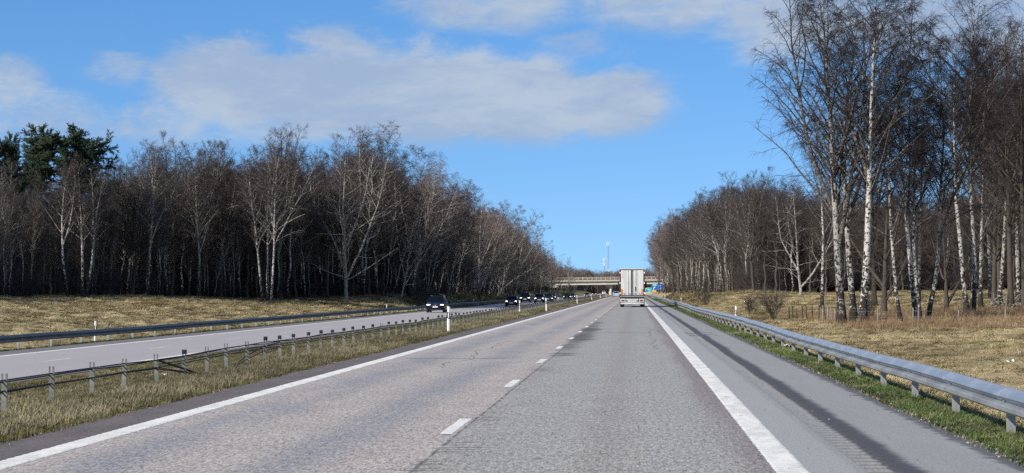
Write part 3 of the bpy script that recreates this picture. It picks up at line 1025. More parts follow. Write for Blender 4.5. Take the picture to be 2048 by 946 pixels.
def tree_geom(seed, H=18., r0=.17, style='birch', lod=1.0, line=None, clear=.22, leaders=2, spread=1.0, dens=1.0):
    rg = np.random.default_rng(seed)
    K = 16
    t = np.linspace(0, 1, K)
    if line is not None:
        ln = np.array(line, float)
        tz = (ln[:, 1] - ln[0, 1]) / (ln[-1, 1] - ln[0, 1])
        x = np.interp(t, tz, ln[:, 0])
        y = np.convolve(np.pad(np.cumsum(rg.normal(size=K)) * .06, 2, 'edge'), np.ones(5) / 5, 'valid')
        P = np.stack([x - x[0], y - y[0], t * H], 1)
    else:
        wx = np.cumsum(rg.normal(size=K)) * .15 * H / 18
        wy = np.cumsum(rg.normal(size=K)) * .15 * H / 18
        P = np.stack([wx - wx[0], wy - wy[0], t * H], 1)
    Rt = r0 * (1 - t) ** .85 * (1 + .55 * np.exp(-t * H / .5)) + .012
    P[0, 2] -= .35
    trunk = (P[None], Rt[None])
    Lt = np.array([H])
    limbs = []
    parents = [(P[None], Rt[None], Lt, clear, 1.0)]
    if leaders:
        a = (R(14), R(26)) if style != 'spread' else (R(22), R(48))
        Q, RR, ln = grow(rg, P[None], Rt[None], Lt, leaders, max(clear * .8, .05) if style != 'spread' else .05, .55 if style != 'spread' else .4, lambda s, L: L * (1.0 - s) * .92, a, 12, .05, .07, .02 if style != 'spread' else .02, golden=True, tip=.12)
        limbs.append((Q, RR, 7))
        parents.append((Q, RR, ln, .22, .75))
    subs, twp = [], []
    for (PP, RD, LL, s0, kk) in parents:
        if style == 'birch':
            n = int(round(46 * kk * max(.5, 1 if len(PP) == 1 else .62) * min(1.0, (H / 18.0) ** 1.6)))
            Q, RR, ln = grow(rg, PP, RD, LL, n, s0, .985, lambda s, L: L * spread * (.05 + .235 * np.sin(np.pi * np.clip((s - .08) * .98, 0, 1) ** .75) * (1 - .45 * s)),
                             (R(32), R(58)), 7, lambda u: .12 - .22 * u, .09, .011, golden=True)
        elif style == 'dark':
            n = int(round(40 * kk * (1 if len(PP) == 1 else .6) * min(1.0, (H / 18.0) ** 1.3)))
            Q, RR, ln = grow(rg, PP, RD, LL, n, s0, .985, lambda s, L: L * spread * (.06 + .29 * np.sin(np.pi * np.clip(s, 0, 1) ** .8) * (1 - .35 * s)),
                             (R(34), R(70)), 7, lambda u: .10, .12, .012, golden=True)
        else:   # spreading, low limbs
            n = int(round(24 * kk))
            Q, RR, ln = grow(rg, PP, RD, LL, n, .1 if len(PP) == 1 else .2, .97, lambda s, L: L * spread * (.14 + .30 * (1 - s)), (R(40), R(78)), 8, lambda u: .05 - .02 * u, .13, .012, golden=True)
        limbs.append((Q, RR, 4))
        ns = 7 if style == 'birch' else 8
        Q2, R2, l2 = grow(rg, Q, RR, ln, ns, .22, .98, lambda s, L: (.28 * L + .25) * (1.15 - .6 * s), (R(25), R(58)), 4, -.07 if style == 'birch' else .07, .16, .009)
        subs.append((Q2, R2, 0))
        twp.append((Q2, R2, l2))
        twp.append((Q[:, 2:], RR[:, 2:], ln * .66))
    tw = []
    rt = .0074 / max(lod, .25) ** .55
    for (Q2, R2, l2) in twp:
        c = max(2, int(round(12 * lod * dens)))
        if style == 'birch':
            a = grow(rg, Q2, R2, l2, c, .1, 1.0, lambda s, L: .38 + .22 * L * (1 - .4 * s), (R(25), R(65)), 3, lambda u: -.42, .12, .0, rmin=rt, tip=.5)
        else:
            a = grow(rg, Q2, R2, l2, c, .1, 1.0, lambda s, L: .34 + .22 * L * (1 - .4 * s), (R(28), R(62)), 3 if lod > .5 else 2, lambda u: .07, .16, .0, rmin=rt, tip=.5)
        tw.append((a[0], a[1], 0))
    # scatter some second-order spray so the crown edge is feathery
    return trunk, limbs, subs, tw


def pointed(P, Rd):
    """three-sided twigs that end in a point: verts, quads, tris"""
    N, K, _ = P.shape
    v, qd = tubes(P[:, :-1], Rd[:, :-1], 3) if K > 2 else (None, None)
    if K == 2:
        P1 = np.concatenate([P[:, :1], P[:, :1] + (P[:, 1:] - P[:, :1]) * .5], 1)
        v = tubes(P1, np.repeat(Rd[:, :1], 2, 1), 3)[0].reshape(N, 2, 3, 3)[:, 0].reshape(-1, 3)
        qd = np.zeros((0, 4), int)
    tip = P[:, -1]
    n0 = len(v)
    last = np.arange(N)[:, None] * ((K - 1) * 3) + (K - 2) * 3 + np.arange(3)[None]
    nxt = np.arange(N)[:, None] * ((K - 1) * 3) + (K - 2) * 3 + (np.arange(3)[None] + 1) % 3
    tr = np.stack([last, nxt, np.repeat(n0 + np.arange(N)[:, None], 3, 1)], -1).reshape(-1, 3)
    return np.concatenate([v, tip]), qd, tr


def assemble(groups):
    """groups of (paths, radii, sides, material); sides 0 = pointed twig -> verts, quads, quad materials, tris, tri materials"""
    vs, qs, ms, ts, tms, off = [], [], [], [], [], 0
    for P, Rd, S, mi in groups:
        if len(P) == 0:
            continue
        if S == 0:
            v, qd, tr = pointed(P, Rd)
            ts.append(tr + off)
            tms.append(np.full(len(tr), mi))
        else:
            v, qd = tubes(P, Rd, S)
        vs.append(v)
        qs.append(qd + off)
        ms.append(np.full(len(qd), mi))
        off += len(v)
    return np.concatenate(vs), np.concatenate(qs), np.concatenate(ms), (np.concatenate(ts) if ts else None), (np.concatenate(tms) if tms else None)


LOOK = {'hero': ('birch_bark', 'mid_limb', 'black_twig', 'black_twig'), 'herodark': ('dark_bark', 'dark_bark', 'dark_twig', 'dark_twig'),
        'birch': ('birch_bark', 'pale_limb', 'dark_twig', 'dark_twig'), 'dark': ('dark_bark', 'dark_bark', 'dark_bark', 'dark_twig'),
        'redbirch': ('birch_bark', 'pale_limb', 'sunlit_red_twig', 'sunlit_red_twig'), 'spread': ('pale_limb', 'pale_limb', 'pale_limb', 'dark_twig'), 'darkred': ('dark_bark', 'dark_bark', 'sunlit_red_twig', 'sunlit_red_twig')}


def tree_meshes(name, geom, look):
    trunk, limbs, subs, tw = geom
    mats = LOOK[look]
    tv = assemble([(trunk[0], trunk[1], 10, 0)])
    cg = [(P, r, s, 0) for P, r, s in limbs] + [(P, r, s, 1) for P, r, s in subs] + [(P, r, s, 2) for P, r, s in tw]
    cv = assemble(cg)
    tm = mesh_arrays('trunk', tv[0], tv[1], mats=[mats[0]])
    return tm, mesh_arrays('crown', cv[0], cv[1], cv[3], mats=mats[1:], qm=cv[2], tm=cv[4])


def place_tree(kind, label, cat, meshes, x, y, scale=(1, 1, 1), rot=(0, 0, 0), group=None):
    t = thing(kind, label, cat, (x, y, float(ground_z(x, y))), rot, group, scale)
    link('trunk', meshes[0], t)
    link('crown', meshes[1], t)
    return t


PROTO = {}
for k in range(4):
    PROTO['birch%d' % k] = tree_meshes('birch', tree_geom(100 + k, 18, .115, 'birch', .34, clear=.26 + .04 * k, leaders=[1, 2, 0, 3][k], spread=.92), 'birch')
for k in range(2):
    PROTO['redbirch%d' % k] = tree_meshes('birch', tree_geom(140 + k, 18, .125, 'birch', .34, clear=.2, leaders=2, spread=1.05), 'redbirch')
for k in range(3):
    PROTO['dark%d' % k] = tree_meshes('tree', tree_geom(120 + k, 18, .19, 'dark', .34, clear=.16 + .05 * k, leaders=[2, 3, 1][k], spread=.95), 'dark')
PROTO['darkred0'] = tree_meshes('tree', tree_geom(150, 18, .19, 'dark', .34, clear=.14, leaders=3, spread=1.0), 'darkred')
for k in range(2):
    PROTO['pale%d' % k] = tree_meshes('birch', tree_geom(160 + k, 18, .15, 'spread', .22, clear=.1, leaders=5, spread=.55), 'spread')
KINDS = {'pale': ['pale0', 'pale1'], 'birch': ['birch0', 'birch1', 'birch2', 'birch3'], 'redbirch': ['redbirch0', 'redbirch1'], 'dark': ['dark0', 'dark1', 'dark2'], 'darkred': ['darkred0']}


def shrub_mesh(seed, h=2.2, n=16, c=12, name='bush', mats=('dark_bark', 'dark_twig')):
    rg = np.random.default_rng(seed)
    a = rg.random(n) * 2 * np.pi
    el_ = R(48) + rg.random(n) * R(38)
    d = np.stack([np.cos(a) * np.cos(el_), np.sin(a) * np.cos(el_), np.sin(el_)], 1)
    L = h * (.7 + .5 * rg.random(n))
    P = np.cumsum(np.concatenate([rg.normal(size=(n, 1, 3)) * .08, np.repeat((d * L[:, None] / 6)[:, None], 6, 1) + rg.normal(size=(n, 6, 3)) * .04], 1), 1)
    P[:, 0, 2] = -.15
    RD = np.repeat(np.linspace(.022, .005, 7)[None], n, 0) * h / 2.2
    Q, RR, ln = grow(rg, P, RD, L, c, .2, 1, lambda s, L: L * .34, (R(20), R(55)), 5, .04, .14, .01)
    T, TR, _ = grow(rg, Q, RR, ln, 7, .1, 1, lambda s, L: .2 + .35 * L, (R(20), R(55)), 3, .03, .14, 0, rmin=.006)
    v, qd, mi, tr, tmi = assemble([(P, RD, 5, 0), (Q, RR, 3, 1), (T, TR, 0, 1)])
    return mesh_arrays(name, v, qd, tr, mats=mats, qm=mi, tm=tmi)


# conifers
def conifer_meshes(seed, H, r0, kind):
    rg = np.random.default_rng(seed)
    K = 12
    t = np.linspace(0, 1, K)
    P = np.stack([np.cumsum(rg.normal(size=K)) * .1, np.cumsum(rg.normal(size=K)) * .1, t * H], 1)
    P[:, :2] -= P[0, :2]
    P[0, 2] -= .3
    Rt = r0 * (1 - .8 * t)
    if kind == 'pine':
        Q, RR, ln = grow(rg, P[None], Rt[None], np.array([H]), 46, .62, .985, lambda s, L: L * (.115 + .13 * np.sqrt(np.clip((1 - s) / .38, 0, 1))), (R(66), R(100)), 7, .05, .12, .012, golden=True)
        Q2, R2, l2 = grow(rg, Q, RR, ln, 9, .28, 1, lambda s, L: .26 * L + .30, (R(25), R(62)), 4, .05, .15, .01)
        T, TR, l3 = grow(rg, Q2, R2, l2, 9, .1, 1, lambda s, L: .34 + .2 * L, (R(20), R(70)), 2, .10, .12, 0, rmin=.008)
        Nn, NR, _ = grow(rg, T, TR, l3, 9, .1, 1, lambda s, L: .34 + 0 * s, (R(25), R(65)), 2, .05, .05, 0, rmin=.050, tip=.2)
        bark, nd = 'dark_bark', 'pine_needle'
    else:
        Q, RR, ln = grow(rg, P[None], Rt[None], np.array([H]), 60, .06, .99, lambda s, L: L * (.05 + .30 * (1 - s)), (R(70), R(105)), 4, .03, .05, .01, golden=True)
        Q2, R2, l2 = grow(rg, Q, RR, ln, 8, .1, 1, lambda s, L: .28 * L + .1, (R(30), R(55)), 3, -.02, .06, .01)
        T, TR, l3 = Q2, R2, l2
        Nn, NR, _ = grow(rg, T, TR, l3, 16, .0, 1, lambda s, L: .18 + 0 * s, (R(30), R(70)), 2, -.05, .05, 0, rmin=.014, tip=.2)
        bark, nd = 'dark_bark', 'spruce_needle'
    tv = assemble([(P[None], Rt[None], 9, 0)])
    cv = assemble([(Q, RR, 5, 0), (Q2, R2, 3, 0), (T, TR, 0, 0), (Nn, NR, 0, 1)])
    return mesh_arrays('trunk', tv[0], tv[1], mats=[bark]), mesh_arrays('crown', cv[0], cv[1], cv[3], mats=[bark, nd], qm=cv[2], tm=cv[4])


SIL_L = [(-400, 290), (-150, 300), (0, 322), (60, 335), (200, 332), (240, 300), (290, 295), (330, 276), (370, 312), (410, 290), (440, 280), (480, 305), (520, 280), (550, 275),
         (590, 285), (620, 318), (640, 300), (690, 280), (715, 262), (760, 280), (800, 290), (830, 292), (850, 315), (880, 340), (915, 365), (930, 395), (965, 388),
         (1000, 408), (1040, 435), (1058, 465), (1070, 495), (1090, 497), (1110, 508), (1125, 522), (1150, 528), (1175, 545)]
SIL_R = [(1295, 545), (1306, 505), (1314, 470), (1330, 440), (1350, 425), (1380, 405), (1420, 385), (1450, 362), (1480, 350), (1510, 345), (1560, 355), (1650, 375), (1800, 385), (2048, 345), (2500, 320)]


def sil_height(px, d, gz0, side):
    s = SIL_L if side == 'l' else SIL_R
    top = np.interp(px, [a[0] for a in s], [a[1] for a in s])
    return (581 - top) * d / F + EYE - gz0


# --- individually modelled trees
rt_ = random.Random(77)
ROWS = []   # (x, y, height, kind, lean, side) of the forest-edge trees


def row_tree(px, d, side, kinds, hk=1.0, lean=0.0):
    x = at(px, d)
    z = float(ground_z(x, d))
    h = max(5.0, float(sil_height(px, d, z, side)) * hk)
    ROWS.append((px, x, d, h, rt_.choices(list(kinds), list(kinds.values()))[0], lean, side))


HERO_L = [130, 150, 165, 292, 386, 512, 528, 545, 690, 720, 560, 960]
px = -70.0
while px < 775:
    d = float(np.interp(px, [e[0] for e in EDGE_L], [e[1] for e in EDGE_L])) + rt_.uniform(1, 9)
    row_tree(px, d, 'l', {'birch': 5, 'dark': 5}, rt_.choice([rt_.uniform(.55, .85), rt_.uniform(.8, 1.0)]))
    px += rt_.uniform(8, 17)
px = -60.0
while px < 775:
    d = float(np.interp(px, [e[0] for e in EDGE_L], [e[1] for e in EDGE_L])) + rt_.uniform(11, 24)
    row_tree(px, d, 'l', {'birch': 4, 'dark': 6}, rt_.uniform(.72, 1.0))
    px += rt_.uniform(13, 24)
d = 293.0
while d < 880:
    xx = -31.5 + rt_.uniform(-3.0, 1.2)
    px = 1268 + xx * F / d
    lean = rt_.uniform(.05, .30) if d < 560 else rt_.uniform(-.03, .1)
    far = d > 420
    row_tree(px, d, 'l', {'birch': 2, 'redbirch': 5, 'dark': 1, 'darkred': 2, 'pale': 4} if far else {'birch': 5, 'dark': 3, 'redbirch': 2, 'pale': 3}, rt_.uniform(.66, 1.0), lean * .9)
    d += rt_.uniform(3.5, 7.5) if d < 500 else rt_.uniform(8, 15)
d = 241.0
while d < 860:
    xx = float(np.interp(d, [240, 300, 420, 700, 860], [13.0, 11.6, 10.6, 9.8, 9.5])) + rt_.uniform(-.8, 2.5)
    px = 1268 + xx * F / d
    row_tree(px, d, 'r', {'birch': 5, 'dark': 4} if d < 560 else {'birch': 2, 'redbirch': 4, 'dark': 1, 'darkred': 2}, rt_.uniform(.74, 1.0), rt_.uniform(-.08, .02))
    d += rt_.uniform(2.5, 6.0) if d < 420 else rt_.uniform(8, 16)
px = 1505.0
while px < 2110:
    row_tree(px, rt_.uniform(236, 256), 'r', {'birch': 3, 'dark': 6}, rt_.uniform(.85, 1.05))
    px += rt_.uniform(13, 24)

NTH = ['first', 'second', 'third', 'fourth', 'fifth', 'sixth', 'seventh', 'eighth', 'ninth', 'tenth', 'eleventh', 'twelfth', 'thirteenth', 'fourteenth', 'fifteenth', 'sixteenth',
       'seventeenth', 'eighteenth', 'nineteenth', 'twentieth', 'twenty-first', 'twenty-second', 'twenty-third', 'twenty-fourth', 'twenty-fifth', 'twenty-sixth', 'twenty-seventh', 'twenty-eighth', 'twenty-ninth', 'thirtieth',
       'thirty-first', 'thirty-second', 'thirty-third', 'thirty-fourth', 'thirty-fifth', 'thirty-sixth', 'thirty-seventh', 'thirty-eighth', 'thirty-ninth', 'fortieth']
ROWS.sort(key=lambda r: r[0])
MARKS = [('l', -500, 'from the left picture edge'), ('l', 112, 'right of the broad pine'), ('l', 300, 'right of the lone white birch'), ('l', 410, 'right of the forked birch'), ('l', 548, 'right of the white birch trio'),
         ('l', 690, 'right of the low spreading tree'), ('l', 862, 'right of the black SUV'), ('l', 962, 'right of the fan-shaped pale birch'), ('l', 1062, 'towards the bridge'), ('r', 1300, 'right of the road signs'), ('r', 1360, 'beyond the small delineator'), ('r', 1412, 'on the grassy mound'),
         ('r', 1500, 'behind the bare bush'), ('r', 1690, 'behind the thick birch pair'), ('r', 1860, 'behind the leaning dark birch')]
KIND_WORD = {'pale': ('birch_tree', 'birch', 'many-stemmed pale birch'), 'birch': ('birch_tree', 'birch', 'pale-trunked bare birch'), 'redbirch': ('birch_tree', 'birch', 'reddish-twigged bare birch'), 'dark': ('bare_tree', 'tree', 'dark-barked bare tree'), 'darkred': ('bare_tree', 'tree', 'brown-twigged bare tree')}
count = {}
for (px, x, d, h, kd, lean, side) in ROWS:
    mark = [m for m in MARKS if m[0] == side and m[1] <= px]
    mark = mark[-1] if mark else [m for m in MARKS if m[0] == side][0]
    n = count.get((mark, kd), 0)
    count[(mark, kd)] = n + 1
    nm, cat, wd = KIND_WORD[kd]
    lb = '%s %s %s, %s forest edge' % (NTH[min(n, 39)], wd, mark[2], 'left' if side == 'l' else 'right')
    s = h / 18.0
    sx = s * rt_.uniform(.85, 1.2)
    place_tree(nm, lb, cat, PROTO[rt_.choice(KINDS[kd])], x, d, (sx, sx, s), (rt_.uniform(-.04, .04), lean + rt_.uniform(-.07, .07), rt_.uniform(0, 6.28) if abs(lean) < .04 else rt_.uniform(-.5, .5)), 'bare trees along the %s forest edge' % ('left' if side == 'l' else 'right'))


# --- the large birches beside the field on the right, each after its own trunk line in the photograph
def hero(label, d, pts, r0, seed, style='birch', look='birch', clear=.3, leaders=2, spread=1.0, lod=1.0, kind='birch_tree', cat='birch', dens=1.0, H=None, group=None):
    x0 = at(pts[0][0], d)
    z0 = float(ground_z(x0, d))
    line = [(at(p, d) - x0, (581 - q_) * d / F + EYE - z0) for p, q_ in pts]
    Hh = line[-1][1]
    line[0] = (0, 0)
    g = tree_geom(seed, Hh, r0, style, lod, line, clear, leaders, spread, dens)
    return place_tree(kind, label, cat, tree_meshes(kind, g, look), x0, d, group=group)


GB = 'tall birches beside the straw field'
def fb(label, d, pts, r0, seed, style='birch', look='hero', clear=.3, leaders=2, spread=1.1, lod=1.0, **kw):
    return hero(label, d, pts, r0, seed, style, look, clear, leaders, spread, lod, group=GB, **kw)


DK = dict(kind='bare_tree', cat='tree')
fb('thick white-barked birch with dark base, leftmost of the big field birches', 127, [(1680, 645), (1672, 520), (1666, 400), (1661, 300), (1656, 200), (1646, 40), (1640, 10)], .235, 201, clear=.26, leaders=3, spread=1.3)
fb('white birch just right of the thick leftmost birch, curving inward higher up', 130, [(1704, 645), (1694, 520), (1688, 420), (1685, 330), (1692, 200), (1712, 60), (1716, 30)], .20, 202, clear=.36, leaders=1)
fb('tall white birch with massive black base, topping out above the picture', 125, [(1718, 648), (1727, 560), (1732, 460), (1737, 320), (1741, 180), (1748, 20), (1750, -12)], .23, 203, clear=.36, spread=1.2)
fb('thin crooked birch with mottled trunk between the black-based birch and the twin', 126, [(1796, 641), (1787, 590), (1783, 530), (1776, 440), (1772, 330), (1768, 230)], .11, 204, leaders=1, clear=.35, spread=1.0, lod=1.0)
fb('left stem of the twin mottled birches, with two pale fence posts at its foot', 128, [(1826, 640), (1818, 560), (1810, 460), (1800, 340), (1795, 240), (1790, 150)], .15, 205, leaders=1, clear=.36, lod=.7)
fb('right stem of the twin mottled birches, with two pale fence posts at its foot', 130, [(1834, 640), (1828, 580), (1822, 500), (1822, 400), (1826, 300), (1832, 190)], .12, 206, leaders=1, clear=.42, lod=.6)
fb('dark birch leaning right beside the twin mottled birches', 131, [(1846, 640), (1858, 590), (1867, 540), (1872, 450), (1876, 360), (1884, 260), (1890, 160)], .14, 207, clear=.36, leaders=1, lod=.7)
fb('white birch, left stem of the pair behind the single pale fence post', 146, [(1926, 634), (1918, 560), (1912, 480), (1904, 400), (1902, 300), (1902, 190), (1906, 90)], .165, 208, leaders=1, clear=.4)
fb('white birch, right stem of that pair, tallest of the field birches', 147, [(1934, 634), (1942, 560), (1936, 450), (1931, 340), (1932, 220), (1938, 100), (1944, -15)], .185, 209, clear=.42, spread=1.2)
fb('mottled birch left of the pile of broken pale sticks', 160, [(1984, 630), (1992, 575), (1998, 500), (2004, 400), (2008, 290), (2010, 180)], .16, 210, leaders=1, clear=.3)
fb('dark thick tree rising out of the pile of broken sticks', 158, [(2012, 630), (2010, 560), (2008, 440), (2004, 300), (2006, 180), (2002, 70)], .22, 211, 'dark', 'herodark', .25, 3, 1.0, .60, **DK)
fb('dark tree on the picture edge right of the broken sticks', 156, [(2038, 632), (2037, 560), (2036, 440), (2034, 300), (2036, 180), (2038, 60)], .2, 212, 'birch', 'herodark', .25, 3, 1.0, .9, **DK)
fb('dark bare tree spreading low limbs between the thick pair and the twin birches', 150, [(1762, 632), (1764, 560), (1768, 460), (1772, 350)], .20, 213, 'spread', 'herodark', .1, 3, .9, .42, **DK)
fb('dark bare tree standing behind the tall birch with the massive black base', 182, [(1744, 612), (1740, 480), (1735, 350), (1730, 215)], .2, 215, 'dark', 'herodark', .2, 3, 1.0, .32, **DK)
fb('slim dark birch half hidden behind the thick leftmost birch', 178, [(1640, 612), (1644, 480), (1640, 360), (1646, 250)], .13, 216, leaders=1, spread=1.0, lod=.7)
fb('dark-crowned birch at the back of the group below the twin birch tops', 185, [(1830, 608), (1834, 480), (1838, 340), (1842, 200)], .16, 217, leaders=1, spread=.8, lod=.4)
fb('dark-crowned birch behind the mottled birch near the broken sticks', 190, [(1972, 606), (1968, 460), (1972, 300), (1975, 120)], .17, 218, leaders=3, lod=.6)
fb('dark bare tree with a wide crown right behind the mottled birch by the sticks', 172, [(1978, 612), (1980, 500), (1984, 300), (1988, 90)], .18, 230, 'dark', 'herodark', .15, 3, 1.1, .36, **DK)
fb('dark-twigged birch behind the white pair, crown below their tops', 168, [(1952, 618), (1954, 500), (1958, 380), (1962, 200), (1964, 110)], .15, 231, leaders=2, lod=.6)
fb('low wide bare tree with drooping limbs left of the white birch pair', 160, [(1886, 622), (1884, 560), (1880, 480), (1882, 400)], .15, 232, 'spread', 'herodark', .1, 3, .8, .22, **DK)
fb('dark bare tree filling the gap between the mottled birch and the white pair', 182, [(1990, 610), (1988, 500), (1992, 360), (1996, 190)], .2, 233, 'dark', 'herodark', .15, 3, 1.1, .36, **DK)
fb('dense dark birch at the back beside the picture edge', 180, [(2026, 612), (2024, 480), (2020, 320), (2024, 110)], .18, 234, leaders=3, lod=.7)
fb('bare tree at the picture edge leaning inward over the broken sticks', 170, [(2062, 622), (2056, 500), (2048, 380), (2040, 220)], .18, 236, 'dark', 'herodark', .15, 3, 1.0, .36, **DK)
fb('half dead pale-limbed tree reaching left towards the grassy mound', 215, [(1600, 598), (1594, 540), (1590, 460), (1584, 380)], .13, 219, 'spread', 'spread', .2, 2, .75, .35, **DK)

# --- characteristic trees on the left
GL = 'distinct trees in front of the left forest'
hero('low spreading pale-limbed tree standing alone at the foot of the left slope', 274, [(690, 604), (688, 520), (684, 420), (690, 300)], .24, 301, 'spread', 'spread', .05, 4, .82, lod=.5, kind='bare_tree', cat='tree', group=GL)
hero('white birch trunk leaning right, left stem of the clump before the pine', 206, [(122, 592), (112, 520), (108, 440), (112, 380), (124, 330)], .13, 302, lod=.36, leaders=1, clear=.4, group=GL)
hero('white middle birch of the clump before the pine', 207, [(152, 592), (152, 520), (150, 440), (146, 380), (142, 320)], .15, 303, lod=.36, leaders=2, clear=.4, group=GL)
hero('white birch leaning right, right stem of the clump before the pine', 208, [(160, 592), (172, 520), (178, 440), (188, 380), (196, 345)], .13, 304, lod=.36, leaders=2, clear=.45, group=GL)
hero('lone white birch with a straight bright trunk midway along the left forest', 236, [(286, 585), (290, 500), (296, 420), (300, 350), (302, 296)], .17, 305, lod=.36, leaders=2, clear=.4, group=GL)
hero('forked white birch with crooked bright limbs right of the lone white birch', 248, [(388, 588), (392, 520), (386, 440), (384, 380), (380, 310)], .15, 306, lod=.36, leaders=3, clear=.35, group=GL)
hero('white birch leaning left, left stem of the trio in front of the tall oak', 252, [(520, 584), (512, 520), (505, 450), (496, 390), (490, 320)], .14, 307, lod=.36, leaders=2, clear=.35, group=GL)
hero('straight bright white birch, middle stem of the trio in front of the tall oak', 253, [(530, 584), (530, 500), (530, 420), (534, 350), (530, 290)], .14, 308, lod=.36, leaders=2, clear=.35, group=GL)
hero('bright white birch, right stem of the trio in front of the tall oak', 252, [(538, 584), (544, 500), (545, 420), (548, 350), (556, 300)], .15, 309, lod=.36, leaders=2, clear=.38, group=GL)
hero('tallest bare oak of the left forest, with an open twiggy top', 268, [(556, 582), (556, 480), (560, 380), (556, 258)], .28, 310, 'dark', 'dark', .35, 4, 1.0, lod=.5, kind='bare_tree', cat='tree', group=GL)
hero('tall pale-topped birch rising above the low spreading tree', 284, [(722, 590), (722, 480), (718, 380), (716, 258)], .2, 311, 'birch', 'birch', .4, 2, 1.0, lod=.45, group=GL)
hero('fan-shaped pale birch leaning over the oncoming lanes left of the rounded car', 405, [(958, 590), (958, 530), (960, 460), (966, 386)], .22, 312, 'spread', 'redbirch', .15, 5, .62, lod=.45, group=GL)
for k, (p, dd, q_) in enumerate([(1136, 850, 518), (1082, 650, 492)]):
    hero(['slim pale birch standing beside the left end of the bridge', 'reddish birch crown next past the leaning birches before the bridge'][k], dd, [(p, 588), (p + 1, 560), (p, q_)], .2, 320 + k, 'birch', 'redbirch', .2, 2, 1.1, lod=.3, group=GL)

pine = conifer_meshes(400, 20, .26, 'pine')
pine2 = pine
place_tree('pine_tree', 'broad dark green pine crown rising above the left forest', 'pine', pine, at(116, 228), 228, (1.12, 1.12, .86), (0, .03, 1.0))
place_tree('pine_tree', 'dark pine cut off by the left picture edge', 'pine', pine2, at(-24, 215), 215, (.58, .58, .78), (0, .02, 4.0))
spr = conifer_meshes(410, 6, .10, 'spruce')
place_tree('spruce_tree', 'small green spruce below the left end of the bridge', 'spruce', spr, at(1139, 840), 840, (1.25, 1.25, .80), (0, 0, 1.2))
place_tree('spruce_tree', 'second small green spruce beside the bridge abutment', 'spruce', spr, at(1127, 845), 845, (.9, .9, .62), (0, 0, 3.2))


def bush(px, d, h, label, seed, n=16, c=12):
    o = link('bush', shrub_mesh(seed, h, n, c), None, (at(px, d), d, float(ground_z(at(px, d), d))))
    o['label'], o['category'] = label, 'bush'
    return o


bush(1545, 150, 2.1, 'dark bare bush on the field behind the shiny guardrail, left of the fence posts', 500, 18, 9)
bush(1498, 172, 1.4, 'small brown bush on the slope of the grassy mound', 501, 14, 10)
bush(1410, 236, 1.7, 'brown thicket at the foot of the first trees on the mound', 502, 14, 10)
bush(840, 288, 2.4, 'dark green-brown bush on the bank behind the black SUV', 503, 14, 8)
bush(700, 278, 1.6, 'tangle of low twigs around the foot of the spreading tree', 504, 14, 7)
bush(1730, 128, 1.5, 'tangled dead bush at the foot of the black-based birch', 505, 16, 8)

# ------------------------------------------------------------------ scatter (stuff only)
def scatter(name, pts, rot, scl, meshes, pick, more=None):
    """instances of leaf- and blade-sized or uncountable things on given points"""
    me = bpy.data.meshes.new(name)
    n = len(pts)
    me.vertices.add(n)
    me.vertices.foreach_set('co', np.asarray(pts, np.float32).ravel())
    a = me.attributes.new('rot', 'FLOAT_VECTOR', 'POINT')
    a.data.foreach_set('vector', np.asarray(rot, np.float32).ravel())
    a = me.attributes.new('scl', 'FLOAT_VECTOR', 'POINT')
    a.data.foreach_set('vector', np.asarray(scl, np.float32).ravel())
    a = me.attributes.new('pick', 'INT', 'POINT')
    a.data.foreach_set('value', np.asarray(pick, np.int32))
    me.update()
    ng = bpy.data.node_groups.new(name, 'GeometryNodeTree')
    ng.interface.new_socket('Geometry', in_out='INPUT', socket_type='NodeSocketGeometry')
    ng.interface.new_socket('Geometry', in_out='OUTPUT', socket_type='NodeSocketGeometry')
    N = ng.nodes.new
    gi, go = N('NodeGroupInput'), N('NodeGroupOutput')
    e2r = N('FunctionNodeEulerToRotation')
    L = ng.links.new

    def attr(nm, tp):
        nd = N('GeometryNodeInputNamedAttribute')
        nd.data_type = tp
        nd.inputs['Name'].default_value = nm
        return nd.outputs['Attribute']
    pk_, sc_ = attr('pick', 'INT'), attr('scl', 'FLOAT_VECTOR')
    L(attr('rot', 'FLOAT_VECTOR'), e2r.inputs[0])
    jn = N('GeometryNodeJoinGeometry')
    for q_, ml in enumerate([meshes] + ([more] if more else [])):
        col = bpy.data.collections.new('%s_kinds_%d' % (name, q_))
        for k, m in enumerate(ml):
            col.objects.link(bpy.data.objects.new('%s_kind_%d_%02d' % (name, q_, k), m))
        ci = N('GeometryNodeCollectionInfo')
        ci.inputs['Collection'].default_value = col
        ci.inputs['Separate Children'].default_value = True
        ci.inputs['Reset Children'].default_value = True
        ip = N('GeometryNodeInstanceOnPoints')
        ip.inputs['Pick Instance'].default_value = True
        L(gi.outputs[0], ip.inputs['Points'])
        L(ci.outputs[0], ip.inputs['Instance'])
        L(pk_, ip.inputs['Instance Index'])
        L(e2r.outputs[0], ip.inputs['Rotation'])
        L(sc_, ip.inputs['Scale'])
        L(ip.outputs[0], jn.inputs[0])
    L(jn.outputs[0], go.inputs[0])
    o = link(name, me, kind='stuff')
    md = o.modifiers.new('scatter', 'NODES')
    md.node_group = ng
    return o


rgf = np.random.default_rng(900)
# the woods behind the individually built edge trees
FP, FS, FR, FK = [], [], [], []
kinds_list = ['birch0', 'birch1', 'birch2', 'birch3', 'redbirch0', 'redbirch1', 'dark0', 'dark1', 'dark2', 'darkred0']


